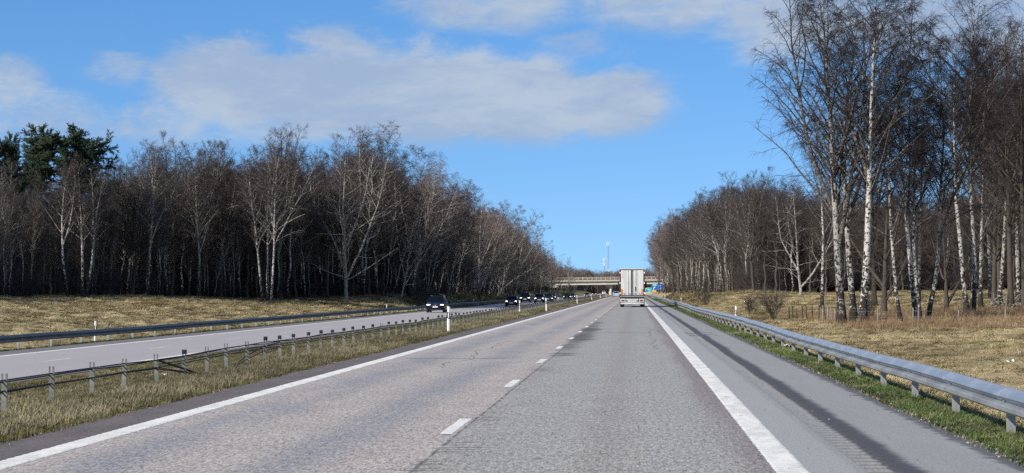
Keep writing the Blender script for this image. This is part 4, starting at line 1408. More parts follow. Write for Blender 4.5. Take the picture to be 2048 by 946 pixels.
def wood(x, d, side, hk=None):
    z = ground_z(x, d)
    px = 1268 + x / d * F
    h = sil_height(px, d, z, side) * (rgf.uniform(.50, .88, len(x)) if hk is None else hk)
    h = np.clip(h, 5, 24)
    pk = np.where(d < (420 if side == 'l' else 620), rgf.choice([0, 1, 2, 3, 6, 7, 8, 6, 7, 8], len(x)), rgf.choice([4, 5, 9, 4, 5, 9, 8, 1], len(x)))
    s = h / 18
    FP.append(np.stack([x, d, z], 1))
    FS.append(np.stack([s * rgf.uniform(.9, 1.25, len(x)), s * rgf.uniform(.9, 1.25, len(x)), s], 1))
    FR.append(np.stack([rgf.normal(size=len(x)) * .03, rgf.normal(size=len(x)) * .04, rgf.random(len(x)) * 6.28], 1))
    FK.append(pk)


n = 400
pxs = rgf.uniform(-160, 800, n)
dd = np.interp(pxs, [e[0] for e in EDGE_L], [e[1] for e in EDGE_L]) + 16 + 75 * rgf.random(n) ** 1.3
wood(at(pxs, dd), dd, 'l')
n = 500
dd = 300 + 640 * rgf.random(n) ** 1.25
wood(-36 - 34 * rgf.random(n), dd, 'l')
n = 520
dd = 246 + 640 * rgf.random(n) ** 1.3
wood(14 + 30 * rgf.random(n), dd, 'r')
n = 330
pxs = rgf.uniform(1490, 2180, n)
dd = 250 + 60 * rgf.random(n)
wood(at(pxs, dd), dd, 'r')
n = 1100     # woods closing the view beyond the flyover
xx = rgf.uniform(-170, 100, n)
dd = 1480 + 150 * rgf.random(n)
ht = rgf.uniform(10.5, 16.5, n)
wood(xx, dd, 'l', 1.0)
FS[-1] = np.stack([ht / 18 * 1.5, ht / 18 * 1.5, ht / 18], 1)
n = 110
xx = np.concatenate([rgf.uniform(-90, -34, 60), rgf.uniform(14, 60, 50)])
dd = rgf.uniform(930, 1450, n)
wood(xx, dd, 'l', 1.0)
ht = rgf.uniform(8, 13, n)
FS[-1] = np.stack([ht / 18 * 1.3, ht / 18 * 1.3, ht / 18], 1)
n = 70      # the wood goes on past the picture edge and shades the near corner of the bank
pxs = rgf.uniform(-440, -140, n)
dd = np.interp(pxs, [e[0] for e in EDGE_L], [e[1] for e in EDGE_L]) - 4 + 50 * rgf.random(n)
wood(at(pxs, dd), dd, 'l', rgf.uniform(.8, 1.0, n))
n = 190     # slender pale stems just inside the edge
pxs = rgf.uniform(-120, 790, n)
dd = np.interp(pxs, [e[0] for e in EDGE_L], [e[1] for e in EDGE_L]) + 2 + 22 * rgf.random(n)
wood(at(pxs, dd), dd, 'l', rgf.uniform(.5, .8, n))
FS[-1][:, :2] *= .62
FK[-1] = rgf.integers(0, 4, n)
n = 90
dd = 292 + 330 * rgf.random(n)
wood(-30.5 - 4 * rgf.random(n), dd, 'l', rgf.uniform(.45, .75, n))
FS[-1][:, :2] *= .7
FR[-1][:, 1] += rgf.uniform(.05, .3, n)
FK[-1] = rgf.integers(0, 4, n)
n = 200     # saplings and suppressed stems low in the woods
pxs = rgf.uniform(-150, 790, n)
dd = np.interp(pxs, [e[0] for e in EDGE_L], [e[1] for e in EDGE_L]) + 2 + 30 * rgf.random(n)
wood(at(pxs, dd), dd, 'l', rgf.uniform(.22, .5, n))
n = 240
dd = 292 + 330 * rgf.random(n) ** 1.2
wood(-31.5 - 8 * rgf.random(n), dd, 'l', rgf.uniform(.25, .55, n))
n = 300
dd = 240 + 330 * rgf.random(n) ** 1.3
wood(np.interp(dd, [240, 300, 420, 860], [14.0, 12.5, 11.5, 10.5]) + 10 * rgf.random(n), dd, 'r', rgf.uniform(.25, .6, n))
scatter('forest', np.concatenate(FP), np.concatenate(FR), np.concatenate(FS), [PROTO[k][1] for k in kinds_list], np.concatenate(FK), [PROTO[k][0] for k in kinds_list])

# undergrowth in the woods
sm = [shrub_mesh(600 + k, 2.4, 12, 8, 'undergrowth') for k in range(3)]
UP = []
n = 900
pxs = rgf.uniform(-150, 790, n)
dd = np.interp(pxs, [e[0] for e in EDGE_L], [e[1] for e in EDGE_L]) + 3 + 60 * rgf.random(n)
UP.append((at(pxs, dd), dd))
n = 420
dd = 295 + 560 * rgf.random(n) ** 1.4
UP.append((-32.5 - 18 * rgf.random(n), dd))
n = 420
dd = 243 + 560 * rgf.random(n) ** 1.5
UP.append((np.interp(dd, [240, 300, 420, 860], [14.5, 12.5, 11.5, 10.5]) + 14 * rgf.random(n), dd))
n = 420
pxs = rgf.uniform(1500, 2150, n)
dd = 240 + 50 * rgf.random(n)
UP.append((at(pxs, dd), dd))
n = 500
UP.append((rgf.uniform(-170, 100, n), 1470 + 60 * rgf.random(n)))
NFAR = n
ux, ud = np.concatenate([u[0] for u in UP]), np.concatenate([u[1] for u in UP])
us = rgf.uniform(.45, 1.35, len(ux))
us[-NFAR:] = rgf.uniform(1.6, 3.4, NFAR)
scatter('undergrowth', np.stack([ux, ud, ground_z(ux, ud)], 1), np.stack([0 * ux, 0 * ux, rgf.random(len(ux)) * 6.28], 1), np.stack([us * 1.2, us * 1.2, us], 1), sm, rgf.integers(0, 3, len(ux)))


# grasses
def tuft(name, mat, seed, n=26, h=.28, spread=.14, lean=.5, wdt=.0045, lie=0.0):
    n, wdt = int(n * 1.4), wdt * .8
    r = np.random.default_rng(seed)
    vs, ts = [], []
    for k in range(n):
        a = r.random() * 6.28
        b0 = np.array([r.normal() * spread * .5, r.normal() * spread * .5, -.02])
        L = h * r.uniform(.5, 1.2)
        ln = lean * r.uniform(.3, 1.4) + lie
        d0 = unit(np.array([math.cos(a) * ln, math.sin(a) * ln, 1.0 if not lie else .45]))
        d1 = unit(d0 + np.array([math.cos(a) * .8, math.sin(a) * .8, -.45 - lie * .5]))
        sd_ = np.array([-math.sin(a), math.cos(a), 0]) * wdt * r.uniform(.7, 1.4)
        p1 = b0 + d0 * L * .6
        p2 = p1 + d1 * L * .45
        o = len(vs)
        vs += [b0 - sd_, b0 + sd_, p1 + sd_ * .8, p1 - sd_ * .8, p2]
        ts += [(o, o + 1, o + 2), (o, o + 2, o + 3), (o + 3, o + 2, o + 4)]
    return mesh_arrays(name, np.array(vs), None, ts, mats=[mat], smooth=False)


def grass(name, mats, pts, smin, smax, h=.28, lean=.5, lie=0., wdt=.006, n=26, seed=0, spread=.14, grow_d=True):
    ms = [tuft(name, mats[k % len(mats)], seed + k, n, h, spread, lean, wdt, lie) for k in range(6)]
    x, y = pts
    r = np.random.default_rng(seed + 50)
    s = r.uniform(smin, smax, len(x)) * (1 + np.clip(y - 60, 0, 400) / 160 if grow_d else 1)
    sz = r.uniform(.75, 1.25, len(x)) * r.uniform(smin, smax, len(x)) * (1 + np.clip(y - 60, 0, 300) / 600)
    return scatter(name, np.stack([x, y, ground_z(x, y)], 1), np.stack([r.normal(size=len(x)) * .12, r.normal(size=len(x)) * .12, r.random(len(x)) * 6.28], 1),
                   np.stack([s, s, sz], 1), ms, r.integers(0, 6, len(x)))


def area(n, x0, x1, y0, y1, pw=1.0, r=rgf):
    return x0 + (x1 - x0) * r.random(n), y0 + (y1 - y0) * r.random(n) ** pw


def clump(p, scale, keep, seed):
    """thin the points so that the cover is patchy"""
    x, y = p
    v = np.sin(x * scale + seed) * np.sin(y * scale * .8 + seed * 2.1) + .6 * np.sin(x * scale * 2.3 - y * scale * 1.7 + seed) + rgf.normal(size=len(x)) * .5
    k = v > np.quantile(v, 1 - keep)
    return x[k], y[k]


def cat(*ps):
    return np.concatenate([p[0] for p in ps]), np.concatenate([p[1] for p in ps])


grass('median_grass', ['median_blade', 'pale_blade', 'median_blade', 'olive_blade'], cat(area(15000, -13.0, -7.15, 26, 130, 1.3), area(9000, -9.3, -7.3, 24, 130, 1.2), area(9000, -15.9, -7.1, 120, 520, 1.5), area(5000, -15.9, -12.5, 40, 130)), .5, 1.0, .15, .5, .1, seed=11)
grass('median_green_grass', ['olive_blade', 'median_blade', 'olive_blade'], cat(clump(area(7000, -7.75, -6.95, 22, 160, 1.4), 1.1, .62, 1.0), clump(area(5000, -16.2, -14.2, 50, 300, 1.3), .6, .6, 2.0), clump(area(5000, -12.5, -8.2, 28, 140), .55, .35, 3.0)), .45, .9, .15, .6, seed=21)
grass('verge_grass', ['green_blade', 'green_blade', 'olive_blade', 'green_blade', 'pale_blade'], cat(clump(area(15000, 3.82, 4.8, 19, 110, 1.5), 1.3, .9, 1.0), area(5000, 3.95, 4.8, 100, 420, 1.4)), .6, 1.15, .14, .55, .1, n=32, seed=31)
p = area(60000, 4.9, 60, 24, 250, 1.0)
k = (p[0] < p[1] * .205) & (in_forest(*p) < .1) & (rgf.random(len(p[0])) < np.clip(1.3 - p[1] / 320, .3, 1))
grass('field_grass', ['straw_blade'], (p[0][k], p[1][k]), .7, 1.35, .26, .8, .55, .007, 30, 41, .22)
p = area(26000, -75, -26.6, 66, 290, 1.0)
k = (p[0] > -p[1] * .32) & (in_forest(*p) < .25) & (rgf.random(len(p[0])) < .85)
grass('bank_grass', ['straw_blade', 'straw_blade', 'median_blade'], (p[0][k], p[1][k]), .8, 1.4, .26, .7, .5, .009, 30, 51, .24)
p = clump(area(9000, -27.3, -24.95, 62, 420, 1.4), .8, .8, .4)
grass('roadside_grass', ['green_blade', 'median_blade'], p, .5, 1.0, .17, .5, seed=61)
p = area(3600, 11.5, 40, 98, 165)
k = (p[0] < p[1] * .2) & (p[1] > 96 + .3 * (p[0] - 12)) & (np.abs(wave(p[0] * 1.3, p[1])) < .65)
grass('rusty_stems', ['rust_stem'], (p[0][k], p[1][k]), .8, 1.3, .42, .3, 0, .006, 16, 71, .25, False)
p = area(7000, -60, -27.6, 286, 520, 1.4)
k = (in_forest(*p) < .3)
grass('bank_green_grass', ['median_blade', 'green_blade'], (p[0][k], p[1][k]), .8, 1.4, .25, .6, .4, .010, 26, 81, .26)
p = area(3000, 6.5, 13, 236, 520, 1.3)
grass('mound_grass', ['straw_blade', 'median_blade'], p, .8, 1.4, .28, .7, .4, .010, 26, 91, .26)


p = area(6500, -8.9, -7.15, 24, 150, 1.35)
grass('pale_median_grass', ['pale_blade', 'pale_blade', 'median_blade'], p, .6, 1.2, .20, .35, 0, .0045, 18, 111)
# gravel along the asphalt edges
def stone(seed):
    r = np.random.default_rng(seed)
    v = np.array([(-1, -1, -.4), (1, -1, -.4), (1, 1, -.4), (-1, 1, -.4), (-.7, -.7, .6), (.6, -.8, .5), (.7, .7, .7), (-.8, .6, .5)]) * (1 + r.normal(size=(8, 3)) * .25)
    return mesh_arrays('gravel', v, [(0, 3, 2, 1), (4, 5, 6, 7), (0, 1, 5, 4), (1, 2, 6, 5), (2, 3, 7, 6), (3, 0, 4, 7)], mats=[('gravel_pale', 'gravel_brown', 'gravel_dark')[seed % 3]], smooth=False)


principled('gravel_pale', (0.30, 0.285, 0.26), .9)
principled('gravel_brown', (0.20, 0.15, 0.105), .9)
principled('gravel_dark', (0.10, 0.095, 0.09), .9)
p = cat(clump(area(5200, 3.66, 4.12, 19, 120, 1.5), 1.7, .8, .3), clump(area(2600, -7.2, -6.9, 22, 120, 1.4), 1.5, .7, 1.3), area(60, 1.7, 3.7, 19, 70, 1.5), area(50, -6.95, -6.3, 22, 70))
onr = ((p[0] > -6.9) & (p[0] < 3.7))
zz = np.where(onr, .004, np.where(p[0] > 0, ground_z(p[0], p[1]) + .012, ground_z(p[0], p[1]) + .012))
zz = np.where((p[0] > 3.6) & (p[0] < 3.82), .008, zz)
s = rgf.uniform(.004, .014, len(p[0]))
s = np.where(onr, s * .7, s)
scatter('gravel', np.stack([p[0], p[1], zz], 1), rgf.random((len(p[0]), 3)) * 6.28, np.stack([s, s * rgf.uniform(.7, 1.6, len(s)), s * .7], 1), [stone(k) for k in range(6)], rgf.integers(0, 6, len(s)))


# ------------------------------------------------------------------ field fence, sticks, litter
fence = thing('pasture_fence', 'old wooden fence posts and slack wire crossing the field between bush and birches', 'fence', (at(1611, 142), 142, 0))
FPOSTS = [(1576, 152, .85, 'old_wood'), (1583, 150, .95, 'old_wood'), (1590, 148, .75, 'old_wood'), (1601, 146, .98, 'old_wood'), (1611, 142, 1.08, 'old_wood'), (1622, 140, .95, 'old_wood'), (1634, 139, 1.02, 'old_wood'),
          (1642, 138, 1.05, 'grey_wood'), (1647, 139, .95, 'old_wood'), (1652, 141, 1.0, 'grey_wood'), (1660, 138, .9, 'grey_wood'), (1666, 138, .85, 'grey_wood'), (1750, 116, 1.02, 'grey_wood'), (1819, 117, .95, 'grey_wood'),
          (1830, 116, .98, 'grey_wood'), (1909, 119, .72, 'grey_wood'), (2000, 121, .7, 'grey_wood')]
fo_ = fence.location
tops = []
for p_, d_, h_, m_ in FPOSTS:
    x_ = at(p_, d_)
    z_ = float(ground_z(x_, d_))
    mb = MB()
    mb.cyl((0, 0), .048, -.3, h_, 'z', 8, .040)
    mb.part('post', m_, fence, True, loc=(x_ - fo_.x, d_ - fo_.y, z_), rot=(rt_.uniform(-.05, .05), rt_.uniform(-.09, .09), rt_.uniform(0, 3)))
    tops.append((x_ - fo_.x, d_ - fo_.y, z_ + h_))
for fr in (.18, .5):
    pts = np.array([(a, b, c - fr) for a, b, c in tops])
    v, qd = tubes(pts[None], np.full((1, len(pts)), .004), 4)
    link('wire', mesh_arrays('wire', v, qd, mats=['galvanised_post']), fence)

sp_ = thing('brush_pile', 'pile of broken pale sticks at the foot of the dark trees on the field', 'brush pile', (at(2004, 158), 158, float(ground_z(at(2004, 158), 158))))
for k in range(26):
    a, b = Vector((rt_.uniform(-1.5, 1.2), rt_.uniform(-.6, .6), rt_.uniform(.0, .9))), Vector((rt_.uniform(-1.6, 1.6), rt_.uniform(-.6, .6), rt_.uniform(.1, 1.5)))
    mid = (a + b) / 2 + Vector((rt_.uniform(-.2, .2), 0, rt_.uniform(-.1, .3)))
    pts = np.array([a, mid, b])[None]
    v, qd = tubes(pts, np.array([[.035, .025, .01]]) * rt_.uniform(.6, 1.3), 5)
    link('stick', mesh_arrays('stick', v, qd, mats=['grey_wood' if k % 3 else 'pale_limb']), sp_)


def scrap(px, d, w_, label):
    x_ = at(px, d)
    r = np.random.default_rng(int(px))
    n_ = 5
    g_ = np.stack(np.meshgrid(np.linspace(-w_, w_, n_), np.linspace(-w_ * .7, w_ * .7, n_)), -1).reshape(-1, 2)
    v = np.concatenate([g_ + r.normal(size=g_.shape) * w_ * .12, (r.random((25, 1)) * w_ * .8)], 1)
    i = (np.arange(4)[:, None] * 5 + np.arange(4)[None]).ravel()
    o = link('plastic_scrap', mesh_arrays('plastic_scrap', v, np.stack([i, i + 1, i + 6, i + 5], 1), mats=['white_plastic'], smooth=False), None, (x_, d, float(ground_z(x_, d)) + .12))
    o['label'], o['category'] = label, 'litter'


scrap(2009, 58, .10, 'crumpled white plastic scrap lying in the straw field')
scrap(1572, 62, .09, 'white plastic scrap in the grass under the shiny guardrail')
scrap(319, 46.5, .07, 'white paper scrap in the median grass beside the cable anchor')


# ------------------------------------------------------------------ vehicles
def wheel(parent, x, y, r, w_, rim='alloy'):
    m = MB()
    n = 20
    prof = [(-.5, .62), (-.5, .9), (-.42, .985), (-.3, 1.), (.3, 1.), (.42, .985), (.5, .9), (.5, .62)]
    vs = [(x + u * w_, y + q_ * r * math.cos(2 * math.pi * i / n), r + q_ * r * math.sin(2 * math.pi * i / n)) for i in range(n) for u, q_ in prof]
    k = len(prof)
    m.add(vs, [(i * k + j, i * k + j + 1, ((i + 1) % n) * k + j + 1, ((i + 1) % n) * k + j) for i in range(n) for j in range(k - 1)])
    wh = m.part('wheel', 'rubber', parent, True)
    h = MB()
    s = 1 if x > 0 else -1
    h.cyl((y, r), r * .64, x + s * w_ * .30, x + s * w_ * .44, 'x', 16, r * .60)
    for q_ in range(5):
        a = q_ * 2 * math.pi / 5
        h.bar((x + s * w_ * .46, y, r), (x + s * w_ * .46, y + r * .58 * math.cos(a), r + r * .58 * math.sin(a)), r * .07, 5)
    h.part('rim', rim, wh)


def loft(stations, n_arc=4):
    """closed body from stations (y, z0, z1, half width at sill, half width at shoulder, corner radius)"""
    rings = []
    for y, z0, z1, w0, w1, c in stations:
        zm = z0 + (z1 - z0) * .55
        ring = [(-w0 + .06, z0), (w0 - .06, z0), (w0, z0 + .07), (w1, zm)]
        for i in range(n_arc + 1):
            a = i / n_arc * math.pi / 2
            ring.append((w1 - c + c * math.cos(a), z1 - c * .7 + c * .7 * math.sin(a)))
        for i in range(n_arc + 1):
            a = math.pi / 2 + i / n_arc * math.pi / 2
            ring.append((-w1 + c + c * math.cos(a), z1 - c * .7 + c * .7 * math.sin(a)))
        ring += [(-w1, zm), (-w0, z0 + .07)]
        rings.append([(x, y, z) for x, z in ring])
    k = len(rings[0])
    m = MB()
    vs = [p for r_ in rings for p in r_]
    fs = [(a * k + i, a * k + (i + 1) % k, (a + 1) * k + (i + 1) % k, (a + 1) * k + i) for a in range(len(rings) - 1) for i in range(k)]
    fs += [tuple(range(k))[::-1], tuple(range((len(rings) - 1) * k, len(rings) * k))]
    return m.add(vs, fs)


def quad_panel(parent, name, mat, pts, th=.012):
    p = [Vector(q_) for q_ in pts]
    nrm = (p[1] - p[0]).cross(p[3] - p[0]).normalized() * th
    m = MB()
    m.add([v for v in p] + [v + nrm for v in p], [(0, 1, 2, 3), (7, 6, 5, 4), (0, 4, 5, 1), (1, 5, 6, 2), (2, 6, 7, 3), (3, 7, 4, 0)])
    return m.part(name, mat, parent)


def make_car(label, cat_, x, y, z, kind, paint, rear=False, group=None, scale=1.05, plate='plate_white', lit=True):
    """front faces -y"""
    t = thing({'suv': 'suv', 'mini': 'small_car', 'sedan': 'car', 'van': 'van'}[kind], label, cat_, (x, y, z), (0, 0, math.pi if rear else 0), group, (scale,) * 3)
    W, L, H, gc, hood, r = {'suv': (.98, 4.8, 1.74, .24, 1.08, .37), 'mini': (.86, 3.8, 1.42, .17, .95, .31), 'sedan': (.91, 4.6, 1.46, .17, .92, .32), 'van': (.98, 5.2, 2.0, .22, 1.15, .34)}[kind]
    hl = {'suv': .26, 'mini': .24, 'sedan': .27, 'van': .16}[kind] * L
    W1 = W
    S = [(0, gc + .16, hood - .30, W * .74, W * .78, .08), (.10, gc + .04, hood - .17, W * .88, W * .92, .12), (.35, gc, hood - .09, W * .95, W * .985, .16), (hl * .75, gc, hood - .02, W * .97, W, .16), (hl, gc, hood + .02, W * .97, W, .12),
         (L * .55, gc, hood + .05, W * .97, W, .1), (L * .85, gc, hood + .06, W * .97, W * .99, .1), (L * .95, gc + .03, hood + .05, W * .94, W * .96, .1), (L, gc + .14, hood - .02, W * .84, W * .88, .08)]
    loft(S).part('body', paint, t, True)
    # greenhouse
    tail = {'suv': .96, 'mini': .95, 'sedan': .86, 'van': .985}[kind] * L
    rs, re_ = hl + {'suv': .82, 'mini': .62, 'sedan': .95, 'van': .75}[kind], {'suv': .86, 'mini': .84, 'sedan': .66, 'van': .96}[kind] * L
    wb, wr, zb = W * .90, W * {'suv': .70, 'mini': .70, 'sedan': .64, 'van': .80}[kind], hood - .02
    m = MB()
    pts = [(-wb, hl, zb), (wb, hl, zb), (wb, tail, zb), (-wb, tail, zb), (-wr, rs, H), (wr, rs, H), (wr, re_, H - .03), (-wr, re_, H - .03)]
    m.add(pts, [(0, 3, 2, 1), (4, 5, 6, 7), (0, 1, 5, 4), (1, 2, 6, 5), (2, 3, 7, 6), (3, 0, 4, 7)])
    m.part('cabin', paint, t, True, .06)
    P = [Vector(p_) for p_ in pts]

    def inset(a, b, c, d, u0, u1, v0, v1):
        f = lambda u, v: (a * (1 - u) + b * u) * (1 - v) + (d * (1 - u) + c * u) * v
        return [f(u0, v0), f(u1, v0), f(u1, v1), f(u0, v1)]
    quad_panel(t, 'windscreen', 'car_glass', inset(P[0], P[1], P[5], P[4], .05, .95, .10, .90))
    quad_panel(t, 'rear_window', 'car_glass', inset(P[2], P[3], P[7], P[6], .09, .91, .18, .88))
    for a, b, c, d in ((P[1], P[2], P[6], P[5]), (P[3], P[0], P[4], P[7])):
        fr = ((.12, .48), (.52, .88)) if a is P[1] else ((.12, .48), (.52, .88))
        for u0, u1 in fr:
            quad_panel(t, 'side_window', 'car_glass', inset(a, b, c, d, u0, u1, .16, .86))
    for s in (-1, 1):
        wheel(t, s * (W - .13), L * .185, r, .23)
        wheel(t, s * (W - .13), L * .79, r, .23)
        mm = MB()
        mm.box(s * (W + .02) - .10, s * (W + .02) + .10, hl + .28, hl + .40, hood + .03, hood + .17)
        mm.part('mirror', paint, t, True, .03)
        hm = MB()
        if kind == 'mini':
            hm.cyl((s * W * .70, hood - .28), .125, .02, .26, 'y', 16)
        elif kind == 'suv':
            hm.prism([(s * W * .50, hood - .27), (s * W * .88, hood - .31), (s * W * .90, hood - .22), (s * W * .56, hood - .22)], -.01, .25)
        else:
            hm.prism([(s * W * .50, hood - .34), (s * W * .90, hood - .38), (s * W * .92, hood - .24), (s * W * .58, hood - .28)], .02, .25)
        hm.part('headlight', 'headlight_lit' if lit else 'chrome', t)
        tl = MB()
        tl.box(s * W * .80 - .14, s * W * .80 + .14, L - .12, L - .015, hood - .18, hood - .02)
        tl.part('tail_light', 'red_lamp', t)
    g = MB()
    if kind == 'mini':
        g.prism([(-.42, gc + .20), (.42, gc + .20), (.52, gc + .40), (-.52, gc + .40)], -.012, .1)
        c = MB()
        c.box(-.50, .50, -.02, .05, gc + .43, gc + .46)
        c.part('grille_trim', 'chrome', t)
    else:
        g.prism([(-W * .40, gc + .28), (W * .40, gc + .28), (W * .44, hood - .28), (-W * .44, hood - .28)], -.014, .1)
    g.part('grille', 'black_plastic', t)
    lo_ = MB()
    lo_.prism([(-W * .6, gc + .04), (W * .6, gc + .04), (W * .66, gc + .2), (-W * .66, gc + .2)], .02, .16)
    lo_.part('lower_intake', 'black_plastic', t)
    pz = gc + (.30 if kind != 'mini' else .26)
    pm = MB()
    pm.box(-.26, .26, -.035, -.018, pz, pz + .115)
    pm.part('number_plate', plate, t, False)
    pb = MB()
    pb.box(-.26, .26, L + .004, L + .018, hood - .32, hood - .205)
    pb.part('number_plate', plate, t)
    bp = MB()
    bp.box(-W * .84, W * .84, L - .16, L + .02, gc + .08, gc + .28)
    bp.part('rear_bumper', 'black_plastic' if kind in ('suv', 'van') else paint, t, True, .03)
    if kind == 'suv':
        for s in (-1, 1):
            rr_ = MB()
            rr_.bar((s * wr * .96, rs + .15, H + .03), (s * wr * .96, re_ - .1, H + .01), .022)
            rr_.part('roof_rail', 'chrome', t)
    return t


OPPG = 'oncoming cars on the far carriageway'
suv = make_car('black SUV with lit slim headlights and a diagonal grille bar, nearest oncoming car', 'car', -21.5, 228, OPP, 'suv', 'navy_paint', group=OPPG, scale=1.04)
em = MB()
em.bar((-.27, -.03, .86 - .13), (.27, -.03, .86 + .07), .016, 6)
for i in range(14):
    a0, a1 = i / 14 * 6.2832, (i + 1) / 14 * 6.2832
    em.bar((.085 * math.cos(a0), -.03, .83 + .085 * math.sin(a0)), (.085 * math.cos(a1), -.03, .83 + .085 * math.sin(a1)), .014, 5)
em.part('emblem', 'chrome', suv)
make_car('small rounded dark car with round headlights, second oncoming car', 'car', -18.25, 314, OPP, 'mini', 'black_paint', group=OPPG, scale=1.12)
make_car('dark tall SUV directly behind the small rounded car, in the outer lane', 'car', -21.9, 424, OPP, 'suv', 'black_paint', group=OPPG, scale=1.12)
make_car('dark car with bright round lights leading two others in the middle of the queue', 'car', -18.4, 410, OPP, 'mini', 'navy_paint', group=OPPG, scale=1.22)
make_car('dark blue car mostly hidden behind the car with bright round lights', 'car', -18.2, 446, OPP, 'sedan', 'navy_paint', group=OPPG, scale=1.2)
make_car('grey dark saloon right behind the middle cars of the oncoming queue', 'car', -21.6, 556, OPP, 'sedan', 'grey_paint', group=OPPG, scale=1.15)
make_car('black car with a yellow number plate nearing the bridge end of the queue', 'car', -18.3, 578, OPP, 'sedan', 'black_paint', group=OPPG, scale=1.15, plate='plate_yellow')
make_car('dark car tucked in behind the car with the yellow number plate', 'car', -18.3, 622, OPP, 'sedan', 'grey_paint', group=OPPG, scale=1.12)
make_car('tiny dark car with lit lights short of the bridge pier', 'car', -18.3, 822, OPP, 'sedan', 'black_paint', group=OPPG)
make_car('tiny dark car with lit lights under the bridge', 'car', -18.3, 976, OPP, 'suv', 'black_paint', group=OPPG)
make_car('white van seen left of the bridge pier', 'van', -18.4, 1290, OPP, 'van', 'white_paint', group=OPPG, lit=False)
make_car('white van seen right of the bridge pier', 'van', -15.9, 1420, OPP, 'van', 'white_paint', group=OPPG, lit=False)
make_car('pale blue car driving away in the left lane beside the lorry', 'car', -4.7, 560, 0, 'sedan', 'pale_blue_paint', rear=True, lit=False, scale=1.02)

# --- the lorry ahead
lor = thing('lorry', 'white-doored lorry trailer with maroon frame driving away in the right lane', 'lorry', (-.19, 214, 0))
tr = MB()
tr.box(-1.27, 1.27, .06, 13.4, 1.18, 3.90)
tr.part('trailer_box', 'trailer_maroon', lor)
m = MB()
m.box(-1.27, 1.27, 0, .06, 3.74, 3.90)
m.box(-1.27, -1.135, 0, .06, 1.14, 3.74)
m.box(1.135, 1.27, 0, .06, 1.14, 3.74)
m.box(-1.135, 1.135, 0, .06, 1.14, 1.21)
m.part('rear_frame', 'trailer_maroon', lor)
rb = MB()
rb.box(-1.25, 1.25, -.012, .0, 3.83, 3.895)
rb.part('top_trim', 'trailer_white', lor)
for x0, x1 in ((-1.130, -.615), (-.600, -.075), (.060, .585), (.600, 1.130)):
    d_ = MB()
    d_.box(x0, x1, .012, .06, 1.215, 3.735)
    dr = d_.part('door_panel', 'trailer_white', lor, True, .006)
for x_ in (-.40, -.11, .09, .38):
    b_ = MB()
    b_.bar((x_, -.012, 1.16), (x_, -.012, 3.78), .014, 8)
    b_.box(x_ - .03, x_ + .03, -.02, .012, 3.60, 3.66)
    b_.box(x_ - .03, x_ + .03, -.02, .012, 2.45, 2.50)
    b_.part('locking_bar', 'alloy', lor)
for x_ in (-.80, -.34, .26, .74):
    b_ = MB()
    b_.cyl((x_, 1.36), .085, -.006, .012, 'y', 14)
    b_.box(x_ - .02, x_ + .16, -.035, -.006, 1.335, 1.365)
    b_.part('door_latch', 'sign_grey', lor)
for s in (-1, 1):
    for z_ in (3.48, 2.44, 1.42):
        b_ = MB()
        b_.box(s * 1.22 - .055, s * 1.22 + .055, -.03, 0, z_ - .075, z_ + .075)
        b_.part('hinge', 'white_plastic', lor)
    a_ = MB()
    a_.box(s * 1.03 - .085, s * 1.03 - .045, -.004, .012, 1.25, 1.82)
    a_.box(s * 1.03 + .045, s * 1.03 + .085, -.004, .012, 1.25, 1.82)
    a_.part('orange_marking', 'orange_reflector', lor)
    a_ = MB()
    a_.box(s * 1.03 - .045, s * 1.03 + .045, -.003, .012, 1.25, 1.82)
    a_.part('amber_marking', 'amber_reflector', lor)
b_ = MB()
b_.box(.30, .40, -.03, .012, 1.62, 2.06)
b_.part('document_holder', 'black_plastic', lor, True, .01)
b_ = MB()
b_.box(.30, .40, -.002, .012, 2.525, 2.55)
b_.part('small_marking', 'dark_print', lor)
b_ = MB()      # small dark bird-like mark and the faded red upright lettering below it
b_.prism([(-1.00, 3.60), (-.90, 3.54), (-.84, 3.47), (-.84, 3.53), (-.88, 3.58)], .004, .012)
b_.part('emblem', 'blue_print', lor)
b_ = MB()
zz_ = 3.40
for k, wdt_ in enumerate((.07, .05, .07, .06, .07, .05, .07)):
    b_.box(-.97, -.97 + .022, .006, .012, zz_ - wdt_, zz_)
    b_.box(-.948, -.90, .006, .012, zz_ - .018, zz_)
    if k % 2 == 0:
        b_.box(-.948, -.905, .006, .012, zz_ - wdt_, zz_ - wdt_ + .016)
    zz_ -= wdt_ + .014
b_.part('lettering', 'red_print', lor)
b_ = MB()
b_.box(-1.26, 1.26, .02, .16, 1.02, 1.135)
b_.part('rear_beam', 'galvanised', lor)
b_ = MB()
b_.box(-1.18, 1.18, .12, .30, .62, 1.02)
b_.box(-1.22, -.60, .20, 1.9, .55, 1.0)
b_.box(.60, 1.22, .20, 1.9, .55, 1.0)
b_.box(-.5, .5, .3, 12.5, .80, 1.16)
b_.part('chassis', 'black_plastic', lor)
for s in (-1, 1):
    b_ = MB()
    b_.box(s * .93 - .25, s * .93 + .25, .085, .12, .52, .86)
    lp = b_.part('light_panel', 'trailer_white', lor)
    b_ = MB()
    b_.box(s * .93 - .16, s * .93 + .16, .068, .084, .60, .74)
    b_.part('tail_light', 'red_lamp', lp)
b_ = MB()
b_.box(-.62, .60, .085, .12, .54, .84)
npn = b_.part('plate_panel', 'trailer_white', lor)
b_ = MB()
b_.box(-.62, -.45, .078, .085, .58, .70)
b_.box(.44, .60, .078, .085, .58, .70)
for k in range(7):      # the number itself cannot be read in the photograph: worn dark strokes
    b_.box(-.36 + k * .105, -.30 + k * .105 + (.01 if k % 2 else 0), .078, .085, .66, .70 if k % 3 else .74)
    if k % 2 == 0:
        b_.box(-.36 + k * .105, -.345 + k * .105, .078, .085, .70, .78)
    else:
        b_.box(-.315 + k * .105, -.30 + k * .105, .078, .085, .70, .76)
b_.part('plate_print', 'dark_print', npn)
